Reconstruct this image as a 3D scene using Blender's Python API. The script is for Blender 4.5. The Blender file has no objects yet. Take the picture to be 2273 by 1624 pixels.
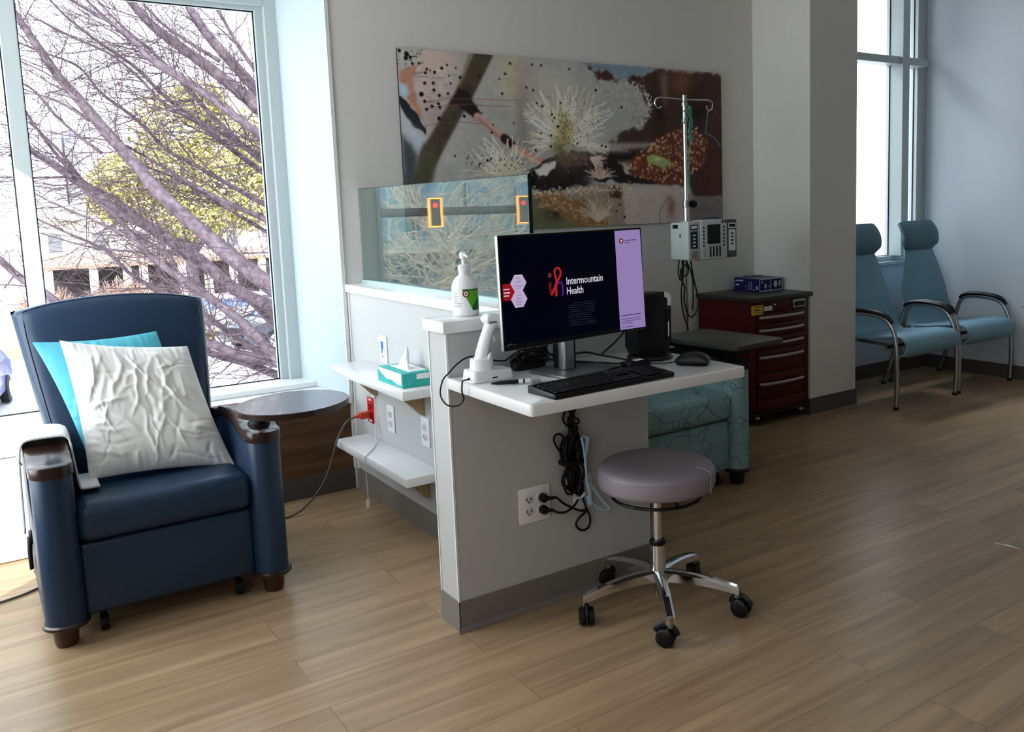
import bpy, bmesh, math, random
import numpy as np
from mathutils import Vector, Matrix, noise
from math import sin, cos, pi, radians as R
random.seed(7)
SC = bpy.context.scene
COL = SC.collection

# ------------------------------------------------------------------ materials
def srgb(r, g, b):
    f = lambda c: (c/255/12.92) if c/255 <= .04045 else ((c/255+.055)/1.055)**2.4
    return (f(r), f(g), f(b), 1)
def mat(name, col, rough=.5, metal=0., spec=.5, noise_amt=0., noise_scale=40., bump=0., bump_scale=200., emit=None, emit_s=1., coat=0., stretch=(1,1,1), sss=0.):
    m = bpy.data.materials.new(name); m.use_nodes = True
    nt = m.node_tree; b = nt.nodes['Principled BSDF']
    if max(col[:3]) > 1.01: col = srgb(*col[:3])
    elif len(col) == 3: col = (*col, 1)
    b.inputs['Base Color'].default_value = col
    b.inputs['Roughness'].default_value = rough
    b.inputs['Metallic'].default_value = metal
    b.inputs['Specular IOR Level'].default_value = spec
    b.inputs['Coat Weight'].default_value = coat
    if emit:
        if max(emit[:3]) > 1.01: emit = srgb(*emit[:3])
        b.inputs['Emission Color'].default_value = (*emit[:3], 1); b.inputs['Emission Strength'].default_value = emit_s
    tc = nt.nodes.new('ShaderNodeTexCoord'); mp = nt.nodes.new('ShaderNodeMapping')
    mp.inputs['Scale'].default_value = stretch
    nt.links.new(tc.outputs['Object'], mp.inputs['Vector'])
    if noise_amt:
        n = nt.nodes.new('ShaderNodeTexNoise'); n.inputs['Scale'].default_value = noise_scale; n.inputs['Detail'].default_value = 5
        nt.links.new(mp.outputs['Vector'], n.inputs['Vector'])
        mr = nt.nodes.new('ShaderNodeMapRange'); mr.inputs['From Min'].default_value = .3; mr.inputs['From Max'].default_value = .7
        mr.inputs['To Min'].default_value = 1-noise_amt; mr.inputs['To Max'].default_value = 1+noise_amt
        nt.links.new(n.outputs['Fac'], mr.inputs['Value'])
        mx = nt.nodes.new('ShaderNodeVectorMath'); mx.operation = 'SCALE'
        mx.inputs[0].default_value = col[:3]
        nt.links.new(mr.outputs['Result'], mx.inputs['Scale']); nt.links.new(mx.outputs['Vector'], b.inputs['Base Color'])
    if bump:
        n2 = nt.nodes.new('ShaderNodeTexNoise'); n2.inputs['Scale'].default_value = bump_scale; n2.inputs['Detail'].default_value = 4
        nt.links.new(mp.outputs['Vector'], n2.inputs['Vector'])
        bp = nt.nodes.new('ShaderNodeBump'); bp.inputs['Strength'].default_value = bump; bp.inputs['Distance'].default_value = .002
        nt.links.new(n2.outputs['Fac'], bp.inputs['Height']); nt.links.new(bp.outputs['Normal'], b.inputs['Normal'])
    return m
def wood_mat(name, c1, c2, rough=.5, plank=None, gscale=6., stretch=(1.5, 22, 22), joint=None, spec=.4, bump=.06):
    m = bpy.data.materials.new(name); m.use_nodes = True
    nt = m.node_tree; b = nt.nodes['Principled BSDF']; L = nt.links.new; N = nt.nodes.new
    b.inputs['Roughness'].default_value = rough; b.inputs['Specular IOR Level'].default_value = spec
    tc = N('ShaderNodeTexCoord'); src = tc.outputs['Object']
    off = None
    if plank:
        br = N('ShaderNodeTexBrick'); br.inputs['Scale'].default_value = 1
        br.inputs['Brick Width'].default_value = plank[0]; br.inputs['Row Height'].default_value = plank[1]
        br.inputs['Mortar Size'].default_value = .0012; br.inputs['Mortar Smooth'].default_value = .3; br.inputs['Bias'].default_value = 0
        br.inputs['Color1'].default_value = (0, 0, 0, 1); br.inputs['Color2'].default_value = (1, 1, 1, 1); br.inputs['Mortar'].default_value = (.5, .5, .5, 1)
        br.offset = .37; br.offset_frequency = 2
        L(src, br.inputs['Vector'])
        vm = N('ShaderNodeVectorMath'); vm.operation = 'MULTIPLY_ADD'
        L(br.outputs['Color'], vm.inputs[0]); vm.inputs[1].default_value = (7.3, 3.1, 5.7); L(src, vm.inputs[2]); src = vm.outputs['Vector']
    mp = N('ShaderNodeMapping'); mp.inputs['Scale'].default_value = stretch; L(src, mp.inputs['Vector'])
    n1 = N('ShaderNodeTexNoise'); n1.inputs['Scale'].default_value = 1; n1.inputs['Detail'].default_value = 7; n1.inputs['Roughness'].default_value = .62; n1.inputs['Distortion'].default_value = .6
    L(mp.outputs['Vector'], n1.inputs['Vector'])
    cr = N('ShaderNodeValToRGB'); cr.color_ramp.elements[0].position = .3; cr.color_ramp.elements[1].position = .72
    cr.color_ramp.elements[0].color = srgb(*c1); cr.color_ramp.elements[1].color = srgb(*c2)
    L(n1.outputs['Fac'], cr.inputs['Fac']); out = cr.outputs['Color']
    if plank:
        mr = N('ShaderNodeMapRange'); mr.inputs['To Min'].default_value = .9; mr.inputs['To Max'].default_value = 1.06
        L(br.outputs['Color'], mr.inputs['Value'])
        v2 = N('ShaderNodeVectorMath'); v2.operation = 'SCALE'; L(out, v2.inputs[0]); L(mr.outputs['Result'], v2.inputs['Scale'])
        mj = N('ShaderNodeMix'); mj.data_type = 'RGBA'; mj.inputs['B'].default_value = srgb(*joint)
        L(br.outputs['Fac'], mj.inputs['Factor']); L(v2.outputs['Vector'], mj.inputs['A']); out = mj.outputs['Result']
    L(out, b.inputs['Base Color'])
    bp = N('ShaderNodeBump'); bp.inputs['Strength'].default_value = bump; bp.inputs['Distance'].default_value = .002
    L(n1.outputs['Fac'], bp.inputs['Height']); L(bp.outputs['Normal'], b.inputs['Normal'])
    return m
def glass_mat(name, tint=(.9, .96, .95), f0=.04, boost=1.0):
    m = bpy.data.materials.new(name); m.use_nodes = True
    nt = m.node_tree; nt.nodes.clear(); L = nt.links.new; N = nt.nodes.new
    o = N('ShaderNodeOutputMaterial'); mx = N('ShaderNodeMixShader'); t = N('ShaderNodeBsdfTransparent'); g = N('ShaderNodeBsdfGlossy'); ge = N('ShaderNodeNewGeometry')
    d = N('ShaderNodeVectorMath'); d.operation = 'DOT_PRODUCT'; L(ge.outputs['Incoming'], d.inputs[0]); L(ge.outputs['Normal'], d.inputs[1])
    def M(op, a, b=None):
        n = N('ShaderNodeMath'); n.operation = op
        for i, v in enumerate((a, b)):
            if v is None: continue
            if isinstance(v, (int, float)): n.inputs[i].default_value = v
            else: L(v, n.inputs[i])
        return n.outputs[0]
    f = M('ADD', M('MULTIPLY', M('POWER', M('SUBTRACT', 1.0, M('ABSOLUTE', d.outputs['Value'])), 5.0), (1-f0)*boost), f0*boost)
    t.inputs['Color'].default_value = (*tint, 1); g.inputs['Roughness'].default_value = 0.0
    L(f, mx.inputs[0]); L(t.outputs[0], mx.inputs[1]); L(g.outputs[0], mx.inputs[2]); L(mx.outputs[0], o.inputs[0])
    return m

# ------------------------------------------------------------------ mesh helpers
def setp(o, label=None, cat=None, group=None, kind=None):
    if label: o['label'] = label
    if cat: o['category'] = cat
    if group: o['group'] = group
    if kind: o['kind'] = kind
    return o
def thing(name, label, cat, loc=(0, 0, 0), rz=0, group=None):
    o = bpy.data.objects.new(name, None); COL.objects.link(o)
    o.location = loc; o.rotation_euler = (0, 0, rz); o.empty_display_size = .05
    return setp(o, label, cat, group)
def obj(name, bm, m, parent=None, smooth=True, angle=35, label=None):
    me = bpy.data.meshes.new(name)
    bmesh.ops.recalc_face_normals(bm, faces=bm.faces)
    bm.to_mesh(me); bm.free()
    if isinstance(m, (list, tuple)):
        for k in m: me.materials.append(k)
    else: me.materials.append(m)
    if smooth:
        me.shade_smooth()
        try: me.set_sharp_from_angle(angle=R(angle))
        except Exception: pass
    o = bpy.data.objects.new(name, me); COL.objects.link(o)
    if parent is not None: o.parent = parent
    if label: o['label'] = label
    return o
def struct(name, bm, m, parent=None, **k):
    o = obj(name, bm, m, parent, **k)
    if parent is None: o['kind'] = 'structure'
    return o
def B(): return bmesh.new()
def box(bm, x0, x1, y0, y1, z0, z1, bev=0., seg=2, M=None, mi=0):
    vs = [bm.verts.new(p) for p in ((x0,y0,z0),(x1,y0,z0),(x1,y1,z0),(x0,y1,z0),(x0,y0,z1),(x1,y0,z1),(x1,y1,z1),(x0,y1,z1))]
    fs = [bm.faces.new([vs[i] for i in f]) for f in ((0,3,2,1),(4,5,6,7),(0,1,5,4),(1,2,6,5),(2,3,7,6),(3,0,4,7))]
    for f in fs: f.material_index = mi
    geo = vs
    if bev > 0:
        es = list({e for f in fs for e in f.edges})
        r = bmesh.ops.bevel(bm, geom=es, offset=bev, segments=seg, profile=.5, affect='EDGES')
        geo = list({v for f in r['faces'] for v in f.verts})
        for f in r['faces']: f.material_index = mi
    if M is not None: bmesh.ops.transform(bm, matrix=M, verts=list({v for v in geo}))
    return bm
def sbox(*a, **k): return box(B(), *a, **k)
def frame_of(d):
    d = Vector(d).normalized(); a = Vector((0, 0, 1)) if abs(d.z) < .92 else Vector((1, 0, 0))
    u = d.cross(a).normalized(); return u, u.cross(d).normalized()
def smooth_path(pts, n=6):
    pts = [Vector(p) for p in pts]
    if len(pts) < 3: return pts
    out = []
    P = [pts[0]*2-pts[1]] + pts + [pts[-1]*2-pts[-2]]
    for i in range(1, len(P)-2):
        p0, p1, p2, p3 = P[i-1], P[i], P[i+1], P[i+2]
        for k in range(n):
            t = k/n
            out.append(.5*((2*p1)+(p2-p0)*t+(2*p0-5*p1+4*p2-p3)*t*t+(3*p1-p0-3*p2+p3)*t**3))
    out.append(pts[-1]); return out
def tube(bm, pts, r, sides=10, caps=True, n=0, mi=0, flat=1., closed=False):
    if n: pts = smooth_path(pts, n)
    pts = [Vector(p) for p in pts]; m = len(pts)
    rs = r if isinstance(r, (list, tuple)) else None
    def rad(i):
        if rs is None: return r
        t = i/(m-1)*(len(rs)-1); k = min(int(t), len(rs)-2); return rs[k]+(rs[k+1]-rs[k])*(t-k)
    rings = []; u = None
    for i, p in enumerate(pts):
        if closed: d = pts[(i+1) % m]-pts[i-1]
        else: d = (pts[min(i+1, m-1)]-pts[max(i-1, 0)])
        if d.length < 1e-9: d = Vector((0, 0, 1))
        d.normalize()
        if u is None: u, v = frame_of(d)
        else:
            u = (u-d*u.dot(d))
            if u.length < 1e-6: u, v = frame_of(d)
            u.normalize(); v = u.cross(d).normalized()
        rr = rad(i)
        rings.append([bm.verts.new(p+u*rr*cos(2*pi*k/sides)+v*rr*flat*sin(2*pi*k/sides)) for k in range(sides)])
    rng = range(m if closed else m-1)
    for i in rng:
        a, b = rings[i], rings[(i+1) % m]
        for k in range(sides):
            f = bm.faces.new((a[k], a[(k+1) % sides], b[(k+1) % sides], b[k])); f.material_index = mi
    if caps and not closed:
        for rg in (rings[0], rings[-1]):
            f = bm.faces.new(rg); f.material_index = mi
    return bm
def lathe(bm, prof, c=(0, 0, 0), seg=32, mi=0, M=None, axis='z'):
    c = Vector(c); rings = []
    T = Matrix.Identity(3)
    if axis == 'x': T = Matrix(((0,0,1),(0,1,0),(-1,0,0)))
    if axis == 'y': T = Matrix(((1,0,0),(0,0,1),(0,-1,0)))
    allv = []
    for r, z in prof:
        if r < 1e-6:
            v = bm.verts.new(c+T@Vector((0, 0, z))); rings.append([v]); allv.append(v)
        else:
            rg = [bm.verts.new(c+T@Vector((r*cos(2*pi*k/seg), r*sin(2*pi*k/seg), z))) for k in range(seg)]; rings.append(rg); allv += rg
    for a, b in zip(rings, rings[1:]):
        for k in range(seg):
            k2 = (k+1) % seg
            vs = [a[k % len(a)], a[k2 % len(a)], b[k2 % len(b)], b[k % len(b)]]
            u = []
            for v in vs:
                if v not in u: u.append(v)
            if len(u) >= 3:
                try: bm.faces.new(u).material_index = mi
                except ValueError: pass
    if len(rings[0]) > 1: bm.faces.new(rings[0]).material_index = mi
    if len(rings[-1]) > 1: bm.faces.new(rings[-1]).material_index = mi
    if M is not None: bmesh.ops.transform(bm, matrix=M, verts=allv)
    return bm
def prism(bm, poly, axis, a, b, bev=0, mi=0, seg=2):
    """poly: 2-D points, extruded along axis ('x','y','z') from a to b"""
    def P(p, h):
        return {'x': (h, p[0], p[1]), 'y': (p[0], h, p[1]), 'z': (p[0], p[1], h)}[axis]
    A = [bm.verts.new(P(p, a)) for p in poly]; C = [bm.verts.new(P(p, b)) for p in poly]
    fs = [bm.faces.new(A), bm.faces.new(C)]
    n = len(poly)
    for i in range(n): fs.append(bm.faces.new((A[i], A[(i+1) % n], C[(i+1) % n], C[i])))
    for f in fs: f.material_index = mi
    if bev:
        es = list(set(fs[0].edges) | set(fs[1].edges))
        r = bmesh.ops.bevel(bm, geom=es, offset=bev, segments=seg, profile=.5, affect='EDGES')
        for f in r['faces']: f.material_index = mi
    return bm
def rrect(x0, x1, y0, y1, r, n=6):
    out = []
    for cx, cy, a0 in ((x1-r, y0+r, -90), (x1-r, y1-r, 0), (x0+r, y1-r, 90), (x0+r, y0+r, 180)):
        for k in range(n+1):
            a = R(a0+90*k/n); out.append((cx+r*cos(a), cy+r*sin(a)))
    return out
def sheet(bm, prof, half, axis='x', thick=.02, mi=0, n=5):
    """a bent sheet: profile (y,z) thickened, extruded across x; half = half-width or function(t)"""
    pts = smooth_path([(0, p[0], p[1]) for p in prof], n); m = len(pts)
    up, dn = [], []
    for i, p in enumerate(pts):
        d = (pts[min(i+1, m-1)]-pts[max(i-1, 0)]).normalized(); nrm = Vector((0, -d.z, d.y))
        up.append(p+nrm*thick/2); dn.append(p-nrm*thick/2)
    loop = up+dn[::-1]
    ts = [i/(m-1) for i in range(m)]; ts = ts+ts[::-1]
    cols = []
    K = 8
    for k in range(K+1):
        s = -1+2*k/K
        e = .35+.65*(1-abs(s)**8) if abs(s) == 1 else 1
        ring = []
        for q, (a, t) in enumerate(zip(loop, ts)):
            h = half(t) if callable(half) else half
            mid = (up[min(q, 2*m-1-q)]+dn[min(q, 2*m-1-q)])/2
            p = mid+(a-mid)*e
            ring.append(bm.verts.new((s*h, p.y, p.z)))
        cols.append(ring)
    L = len(loop)
    for a, b in zip(cols, cols[1:]):
        for i in range(L): bm.faces.new((a[i], a[(i+1) % L], b[(i+1) % L], b[i])).material_index = mi
    bm.faces.new(cols[0]); bm.faces.new(cols[-1])
    return bm
def slab(bm, fpos, nrm, th, nu=24, nv=24, n=8, wr=None, pw=.5, mi=0):
    """closed soft slab; fpos(u,v)->Vector centre (u,v in -1..1), thickness th(u,v)*edge profile"""
    nrm = Vector(nrm).normalized() if not callable(nrm) else nrm
    G = {}
    def S(k, N):   # denser towards the border
        t = -1+2*k/N; return sin(t*pi/2)*.55+t*.45
    for side in (1, -1):
        for i in range(nu+1):
            for j in range(nv+1):
                edge = i in (0, nu) or j in (0, nv)
                if side == -1 and edge: G[-1, i, j] = G[1, i, j]; continue
                u, v = S(i, nu), S(j, nv)
                e = (max(0, 1-abs(u)**n)*max(0, 1-abs(v)**n))**pw
                nn = nrm(u, v) if callable(nrm) else nrm
                p = fpos(u, v)+nn*side*th(u, v)*e
                if wr: p = p+nn*wr(u, v, side)*min(1, e*1.5)
                G[side, i, j] = bm.verts.new(p)
        for i in range(nu):
            for j in range(nv):
                q = [G[side, i, j], G[side, i+1, j], G[side, i+1, j+1], G[side, i, j+1]]
                try: bm.faces.new(q).material_index = mi
                except ValueError: pass
    return bm
def text_obj(s, size, m, parent, M, name='lettering', ext=.0002, align='LEFT', width=None, bold=0.):
    squeeze = 1.
    cu = bpy.data.curves.new('t', 'FONT'); cu.body = s; cu.size = size; cu.extrude = ext; cu.align_x = align; cu.offset = bold
    cu.resolution_u = 3
    t = bpy.data.objects.new('t', cu); COL.objects.link(t)
    dg = bpy.context.evaluated_depsgraph_get(); dg.update()
    me = bpy.data.meshes.new_from_object(t.evaluated_get(dg))
    bpy.data.objects.remove(t); bpy.data.curves.remove(cu)
    if width: squeeze = width/max(1e-6, max(v.co.x for v in me.vertices)-min(v.co.x for v in me.vertices))
    me.transform(M @ Matrix.Diagonal((squeeze, 1, 1, 1))); me.name = name
    me.materials.clear(); me.materials.append(m)
    o = bpy.data.objects.new(name, me); COL.objects.link(o); o.parent = parent
    return o
def homog(src, dst):
    A = []; b = []
    for (x, y), (u, v) in zip(src, dst):
        A.append([x, y, 1, 0, 0, 0, -u*x, -u*y]); b.append(u)
        A.append([0, 0, 0, x, y, 1, -v*x, -v*y]); b.append(v)
    h = np.append(np.linalg.solve(np.array(A, float), np.array(b, float)), 1).reshape(3, 3)
    def f(x, y):
        w = h @ np.array([x, y, 1.0]); return w[0]/w[2], w[1]/w[2]
    return f
FRONT = Matrix.Rotation(R(90), 4, 'X')     # text in the XZ plane, facing -Y

# ------------------------------------------------------------------ palette
M_wall = mat('wall_paint', (224, 222, 218), .75, noise_amt=.012, noise_scale=60, bump=.05, bump_scale=400)
M_wall_skylit = mat('wall_paint_skylit', (212, 218, 226), .75, bump=.05, bump_scale=400)  # bluish light of the recess window mixed into the wall colour
M_lam = mat('grey_laminate', (198, 198, 197), .45, noise_amt=.012, noise_scale=90)
M_edge = mat('light_edging', (228, 230, 230), .4)
M_base = mat('grey_rubber_base', (136, 131, 127), .5)
M_based = mat('dark_rubber_base', (98, 92, 90), .55)
M_solid = mat('white_solid_surface', (236, 236, 236), .22, spec=.5)
M_winfr = mat('white_window_metal', (188, 197, 199), .35)
M_floor = wood_mat('oak_plank_floor', (150, 125, 99), (194, 168, 136), .33, plank=(1.22, .152), stretch=(1.1, 16, 16), joint=(132, 110, 88), spec=.45, bump=.04)
M_ceil = mat('ceiling_paint', (235, 235, 232), .9)
M_panel = wood_mat('walnut_laminate', (70, 50, 36), (138, 104, 78), .45, stretch=(1.2, 8, 14))
M_brkt = wood_mat('oak_bracket', (150, 125, 92), (196, 172, 136), .5, stretch=(8, 8, 1.5))
M_navy = mat('navy_vinyl', (40, 61, 86), .36, bump=.12, bump_scale=420, spec=.5)
M_cap = mat('dark_walnut_arm', (52, 33, 29), .28, noise_amt=.12, noise_scale=30, coat=.3)
M_foot = mat('walnut_foot', (72, 40, 28), .3, coat=.3)
M_black = mat('black_plastic', (16, 16, 19), .42)
M_blackm = mat('matt_black', (9, 9, 10), .65)
M_rubber = mat('black_rubber', (20, 20, 22), .6)
M_chrome = mat('chrome', (225, 225, 228), .1, 1.)
M_steel = mat('brushed_steel', (176, 176, 176), .28, 1.)
M_alu = mat('silver_aluminium', (190, 192, 195), .32, .9)
M_white = mat('white_plastic', (238, 238, 240), .3)
M_whiteb = mat('warm_white_plastic', (226, 224, 220), .35)
M_red = mat('red_plastic', (190, 22, 26), .35)
M_orange = mat('orange_plug', (206, 74, 52), .4)
M_cordg = mat('grey_cord', (96, 90, 84), .5)
M_cord = mat('black_cord', (13, 13, 14), .45)
M_blue = mat('pale_blue_cord', (190, 218, 242), .4)
M_tray = mat('grey_laminate_tray', (112, 108, 122), .25, coat=.2)
M_trayb = mat('charcoal_tray', (74, 70, 68), .35)
M_teal = None
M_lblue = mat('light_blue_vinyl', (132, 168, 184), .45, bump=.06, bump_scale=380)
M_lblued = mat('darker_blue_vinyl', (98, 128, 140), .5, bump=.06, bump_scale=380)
M_cart = mat('dark_red_enamel', (84, 11, 8), .35, spec=.4)
M_cart2 = mat('red_enamel_drawer', (80, 5, 5), .32, spec=.4)
M_ctop = mat('charcoal_cart_top', (62, 58, 58), .35)
M_ssur = mat('seat_grey_vinyl', (152, 145, 153), .42, bump=.08, bump_scale=380)
M_yel = mat('yellow_sticker', (214, 186, 70), .6)
M_ink = mat('black_ink', (22, 22, 24), .7)
M_inkg = mat('grey_ink', (128, 128, 136), .7)
M_bluep = mat('navy_card', (26, 30, 96), .5)
M_paper = mat('white_paper', (240, 240, 242), .7)
M_green = mat('leaf_green_label', (96, 176, 40), .5)
M_greend = mat('deep_green_label', (24, 110, 52), .5)
M_tiss = mat('teal_carton', (60, 186, 178), .5, noise_amt=.12, noise_scale=90)
M_pumpw = mat('pump_white', (206, 212, 212), .4)
M_pumpg = mat('pump_grey', (92, 98, 106), .45)
M_key = mat('black_keys', (24, 24, 27), .5)

def teal_fabric():
    m = bpy.data.materials.new('teal_leaf_upholstery'); m.use_nodes = True
    nt = m.node_tree; b = nt.nodes['Principled BSDF']; L = nt.links.new; N = nt.nodes.new
    b.inputs['Roughness'].default_value = .65
    tc = N('ShaderNodeTexCoord'); src = tc.outputs['Object']
    nz = N('ShaderNodeTexNoise'); nz.inputs['Scale'].default_value = 7; nz.inputs['Detail'].default_value = 1
    L(src, nz.inputs['Vector'])
    ad = N('ShaderNodeVectorMath'); ad.operation = 'MULTIPLY_ADD'; L(nz.outputs['Color'], ad.inputs[0]); ad.inputs[1].default_value = (.16, .16, .16); L(src, ad.inputs[2])
    prev = None
    for sc, off in ((9., 0.), (8., 3.7)):
        mp = N('ShaderNodeMapping'); mp.inputs['Location'].default_value = (off, off, off); L(ad.outputs['Vector'], mp.inputs['Vector'])
        vo = N('ShaderNodeTexVoronoi'); vo.feature = 'DISTANCE_TO_EDGE'; vo.inputs['Scale'].default_value = sc*.85
        L(mp.outputs['Vector'], vo.inputs['Vector'])
        lt = N('ShaderNodeMapRange'); lt.inputs['From Min'].default_value = .004; lt.inputs['From Max'].default_value = .013
        L(vo.outputs['Distance'], lt.inputs['Value'])
        if prev is None: prev = lt.outputs['Result']
        else:
            mm = N('ShaderNodeMath'); mm.operation = 'MULTIPLY'; L(prev, mm.inputs[0]); L(lt.outputs['Result'], mm.inputs[1]); prev = mm.outputs[0]
    mx = N('ShaderNodeMix'); mx.data_type = 'RGBA'; mx.inputs['A'].default_value = srgb(98, 122, 126); mx.inputs['B'].default_value = srgb(146, 174, 176)
    L(prev, mx.inputs['Factor']); L(mx.outputs['Result'], b.inputs['Base Color'])
    return m
M_teal = teal_fabric()

# ================================================================== THE ROOM
D = 1.556; ZC = 2.78
struct('floor', box(B(), -1.95, 4.7, -4.7, 2.1, -.12, 0), M_floor, smooth=False)
struct('ceiling', box(B(), -2.1, 4.8, -4.8, 2.2, ZC, ZC+.1), M_ceil, smooth=False)
bm = prism(B(), [(.262, D), (3.2, D), (3.2, 2.14), (.18, 2.14), (.18, 2.06)], 'z', 0, ZC)
struct('wall_back', bm, M_wall, smooth=False)
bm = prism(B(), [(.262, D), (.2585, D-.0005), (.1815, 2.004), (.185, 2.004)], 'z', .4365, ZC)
struct('wall_reveal', bm, mat('reveal_paint_dimmed', (190, 203, 210), .7), smooth=False)  # thin slab over the wall, coloured darker to subdue the light on it
struct('wall_pier', box(B(), 2.841, 3.25, 1.117, 1.75, 0, ZC), M_wall, smooth=False)
bm = box(B(), 3.25, 4.6, 1.56, 1.70, 0, .775); box(bm, 3.25, 3.45, 1.56, 1.70, .775, ZC)
struct('wall_recess', bm, M_wall_skylit, smooth=False)
struct('wall_right', box(B(), 4.6, 4.75, -4.7, 1.75, 0, ZC), M_wall_skylit, smooth=False)
bm = box(B(), -2.05, -1.9, -4.7, .35, 0, ZC); box(bm, -2.05, -1.9, .35, 2.14, 0, .45); box(bm, -2.05, -1.9, .35, 2.14, 2.45, ZC); box(bm, -2.05, -1.9, 1.9, 2.14, .45, 2.45)
struct('wall_left', bm, M_wall, smooth=False)
struct('wall_front', box(B(), -2.05, 4.75, -4.8, -4.65, 0, ZC), M_wall, smooth=False)
bm = box(B(), -1.9, .18, 2.045, 2.14, 0, .41); box(bm, -1.9, .18, 2.045, 2.14, 2.26, ZC)
struct('wall_window', bm, M_wall, smooth=False)

# window bench: timber face, rubber base, white ledge and stool
struct('trim_1', box(B(), -1.9, .262, 1.572, 1.60, .095, .400), M_panel, smooth=False)
struct('baseboard_window', box(B(), -1.9, .27, 1.562, 1.60, 0, .095), M_based, smooth=False)
bm = prism(B(), [(-1.9, 1.55), (.264, 1.55), (.182, 2.045), (-1.9, 2.045)], 'z', .400, .436)
struct('trim_2', bm, M_solid, smooth=False)
struct('trim_3', box(B(), -1.9, .208, 1.865, 2.045, .4365, .463, .003, 1), M_solid, smooth=False)
# corner bead of the reveal
struct('trim_4', box(B(), .252, .268, 1.549, 1.558, .43, ZC), M_edge, smooth=False)

# big window
def window(name, x0, x1, z0, z1, y0, y1, bars, fw, glass_y, gm, trans=()):
    bm = B()
    box(bm, x0, x0+fw[0], y0, y1, z0, z1, .003, 1); box(bm, x1-fw[1], x1, y0, y1, z0, z1, .003, 1)
    box(bm, x0+fw[0], x1-fw[1], y0, y1, z1-fw[3], z1, .003, 1)
    if fw[2] > 0: box(bm, x0+fw[0], x1-fw[1], y0, y1, z0, z0+fw[2], .003, 1)
    w = struct(name, bm, M_winfr, angle=30)
    for a, b, yy0 in bars:
        obj('mullion', box(B(), a, b, yy0, y1, z0+fw[2], z1-fw[3], .003, 1), M_winfr, w)
    for a, b, yy0 in trans:
        obj('transom', box(B(), x0+fw[0], x1-fw[1]+.03, yy0, y1-.005, a, b, .003, 1), M_winfr, w)
    obj('pane', box(B(), x0+fw[0], x1-fw[1], glass_y, glass_y+.004, z0+fw[2], z1-fw[3]), gm, w, smooth=False)
    # dark gasket round every light
    xs = [x0+fw[0]] + sum([[a, b] for a, b, _ in bars], []) + [x1-fw[1]]
    bm = B(); g = .005
    for a, b in zip(xs[::2], xs[1::2]):
        for (p, q, r_, s) in ((a, a+g, z0+fw[2], z1-fw[3]), (b-g, b, z0+fw[2], z1-fw[3]), (a, b, z0+fw[2], z0+fw[2]+g), (a, b, z1-fw[3]-g, z1-fw[3])):
            box(bm, p, q, glass_y-.006, glass_y-.001, r_, s)
    obj('gasket', bm, M_blackm, w, smooth=False)
    return w
G_win = glass_mat('window_glass', (.97, .99, .99), .02)
struct('sun_glare_panel', box(B(), -1.9, -.955, 1.556, 1.5615, .003, .398, .002, 1), M_solid)  # added white panel, makes this end of the bench face white out like sun glare
window('window_1', -1.9, .18, .463, 2.26, 2.03, 2.09, [(-.912, -.852, 2.015)], (.05, .092, 0.0, .065), 2.05, G_win)
obj_j = struct('trim_5', box(B(), .125, .186, 2.005, 2.044, .463, 2.5, .002, 1), M_winfr)
struct('trim_6', box(B(), -1.9, .124, 2.005, 2.044, 2.215, 2.5, .002, 1), M_winfr)
window('window_2', 3.45, 4.598, .80, ZC, 1.575, 1.64, [(4.225, 4.30, 1.50)], (.04, .10, .035, .02), 1.61, G_win, trans=[(2.14, 2.19, 1.515)])
struct('trim_7', box(B(), 3.3, 4.598, 1.53, 1.60, .775, .80, .003, 1), M_winfr)
bm = box(B(), -1.99, -1.93, .35, .41, .45, 2.45); box(bm, -1.99, -1.93, 1.84, 1.9, .45, 2.45); box(bm, -1.99, -1.93, .41, 1.84, .45, .5); box(bm, -1.99, -1.93, .41, 1.84, 2.4, 2.45)
w3 = struct('window_3', bm, M_winfr, smooth=False)
obj('pane', box(B(), -1.965, -1.96, .41, 1.84, .5, 2.4), G_win, w3, smooth=False)

# baseboards
bm = box(B(), .44, 2.841, D-.006, D, 0, .095); struct('baseboard_back', bm, M_based, smooth=False)
bm = box(B(), 2.835, 3.256, 1.111, 1.117, 0, .095); box(bm, 2.835, 2.841, 1.117, D-.006, 0, .095); box(bm, 3.25, 3.256, 1.117, 1.554, 0, .095)
struct('baseboard_pier', bm, M_based, smooth=False)
struct('baseboard_recess', box(B(), 3.256, 4.594, 1.554, 1.56, 0, .095), M_based, smooth=False)
struct('baseboard_right', box(B(), 4.594, 4.6, -4.6, 1.554, 0, .095), M_based, smooth=False)
struct('baseboard_left', box(B(), -1.9, -1.894, -4.6, 1.56, 0, .095), M_based, smooth=False)

# half-height partition (two legs) with caps
struct('wall_partition', box(B(), 0, .735, 0, .115, 0, .905), M_lam, smooth=False)
struct('wall_partition_side', box(B(), .277, .44, .115, D, 0, .905), M_lam, smooth=False)
bm = box(B(), -.003, .738, -.004, 0, 0, .095, .001, 1); box(bm, -.004, 0, -.004, .119, 0, .095)
# cove toe
prism(bm, [(-.003, .018), (-.010, .002), (-.010, 0), (-.003, 0)], 'x', -.008, .738)
struct('baseboard_partition', bm, M_base, smooth=False)
struct('baseboard_partition_side', box(B(), .271, .277, .115, D-.006, 0, .095), M_base, smooth=False)
bm = box(B(), -.0025, .004, -.0025, .004, .095, .905); box(bm, -.0025, .003, .112, .118, .095, .905)
struct('trim_8', bm, M_edge, smooth=False)
struct('trim_9', box(B(), .272, .290, 1.535, 1.5565, .095, .905), M_edge, smooth=False)
struct('trim_10', box(B(), -.014, .749, -.014, .129, .905, .94, .003, 2), M_solid)
struct('trim_11', box(B(), .263, .454, .1295, D-.001, .905, .94, .003, 2), M_solid)

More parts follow.
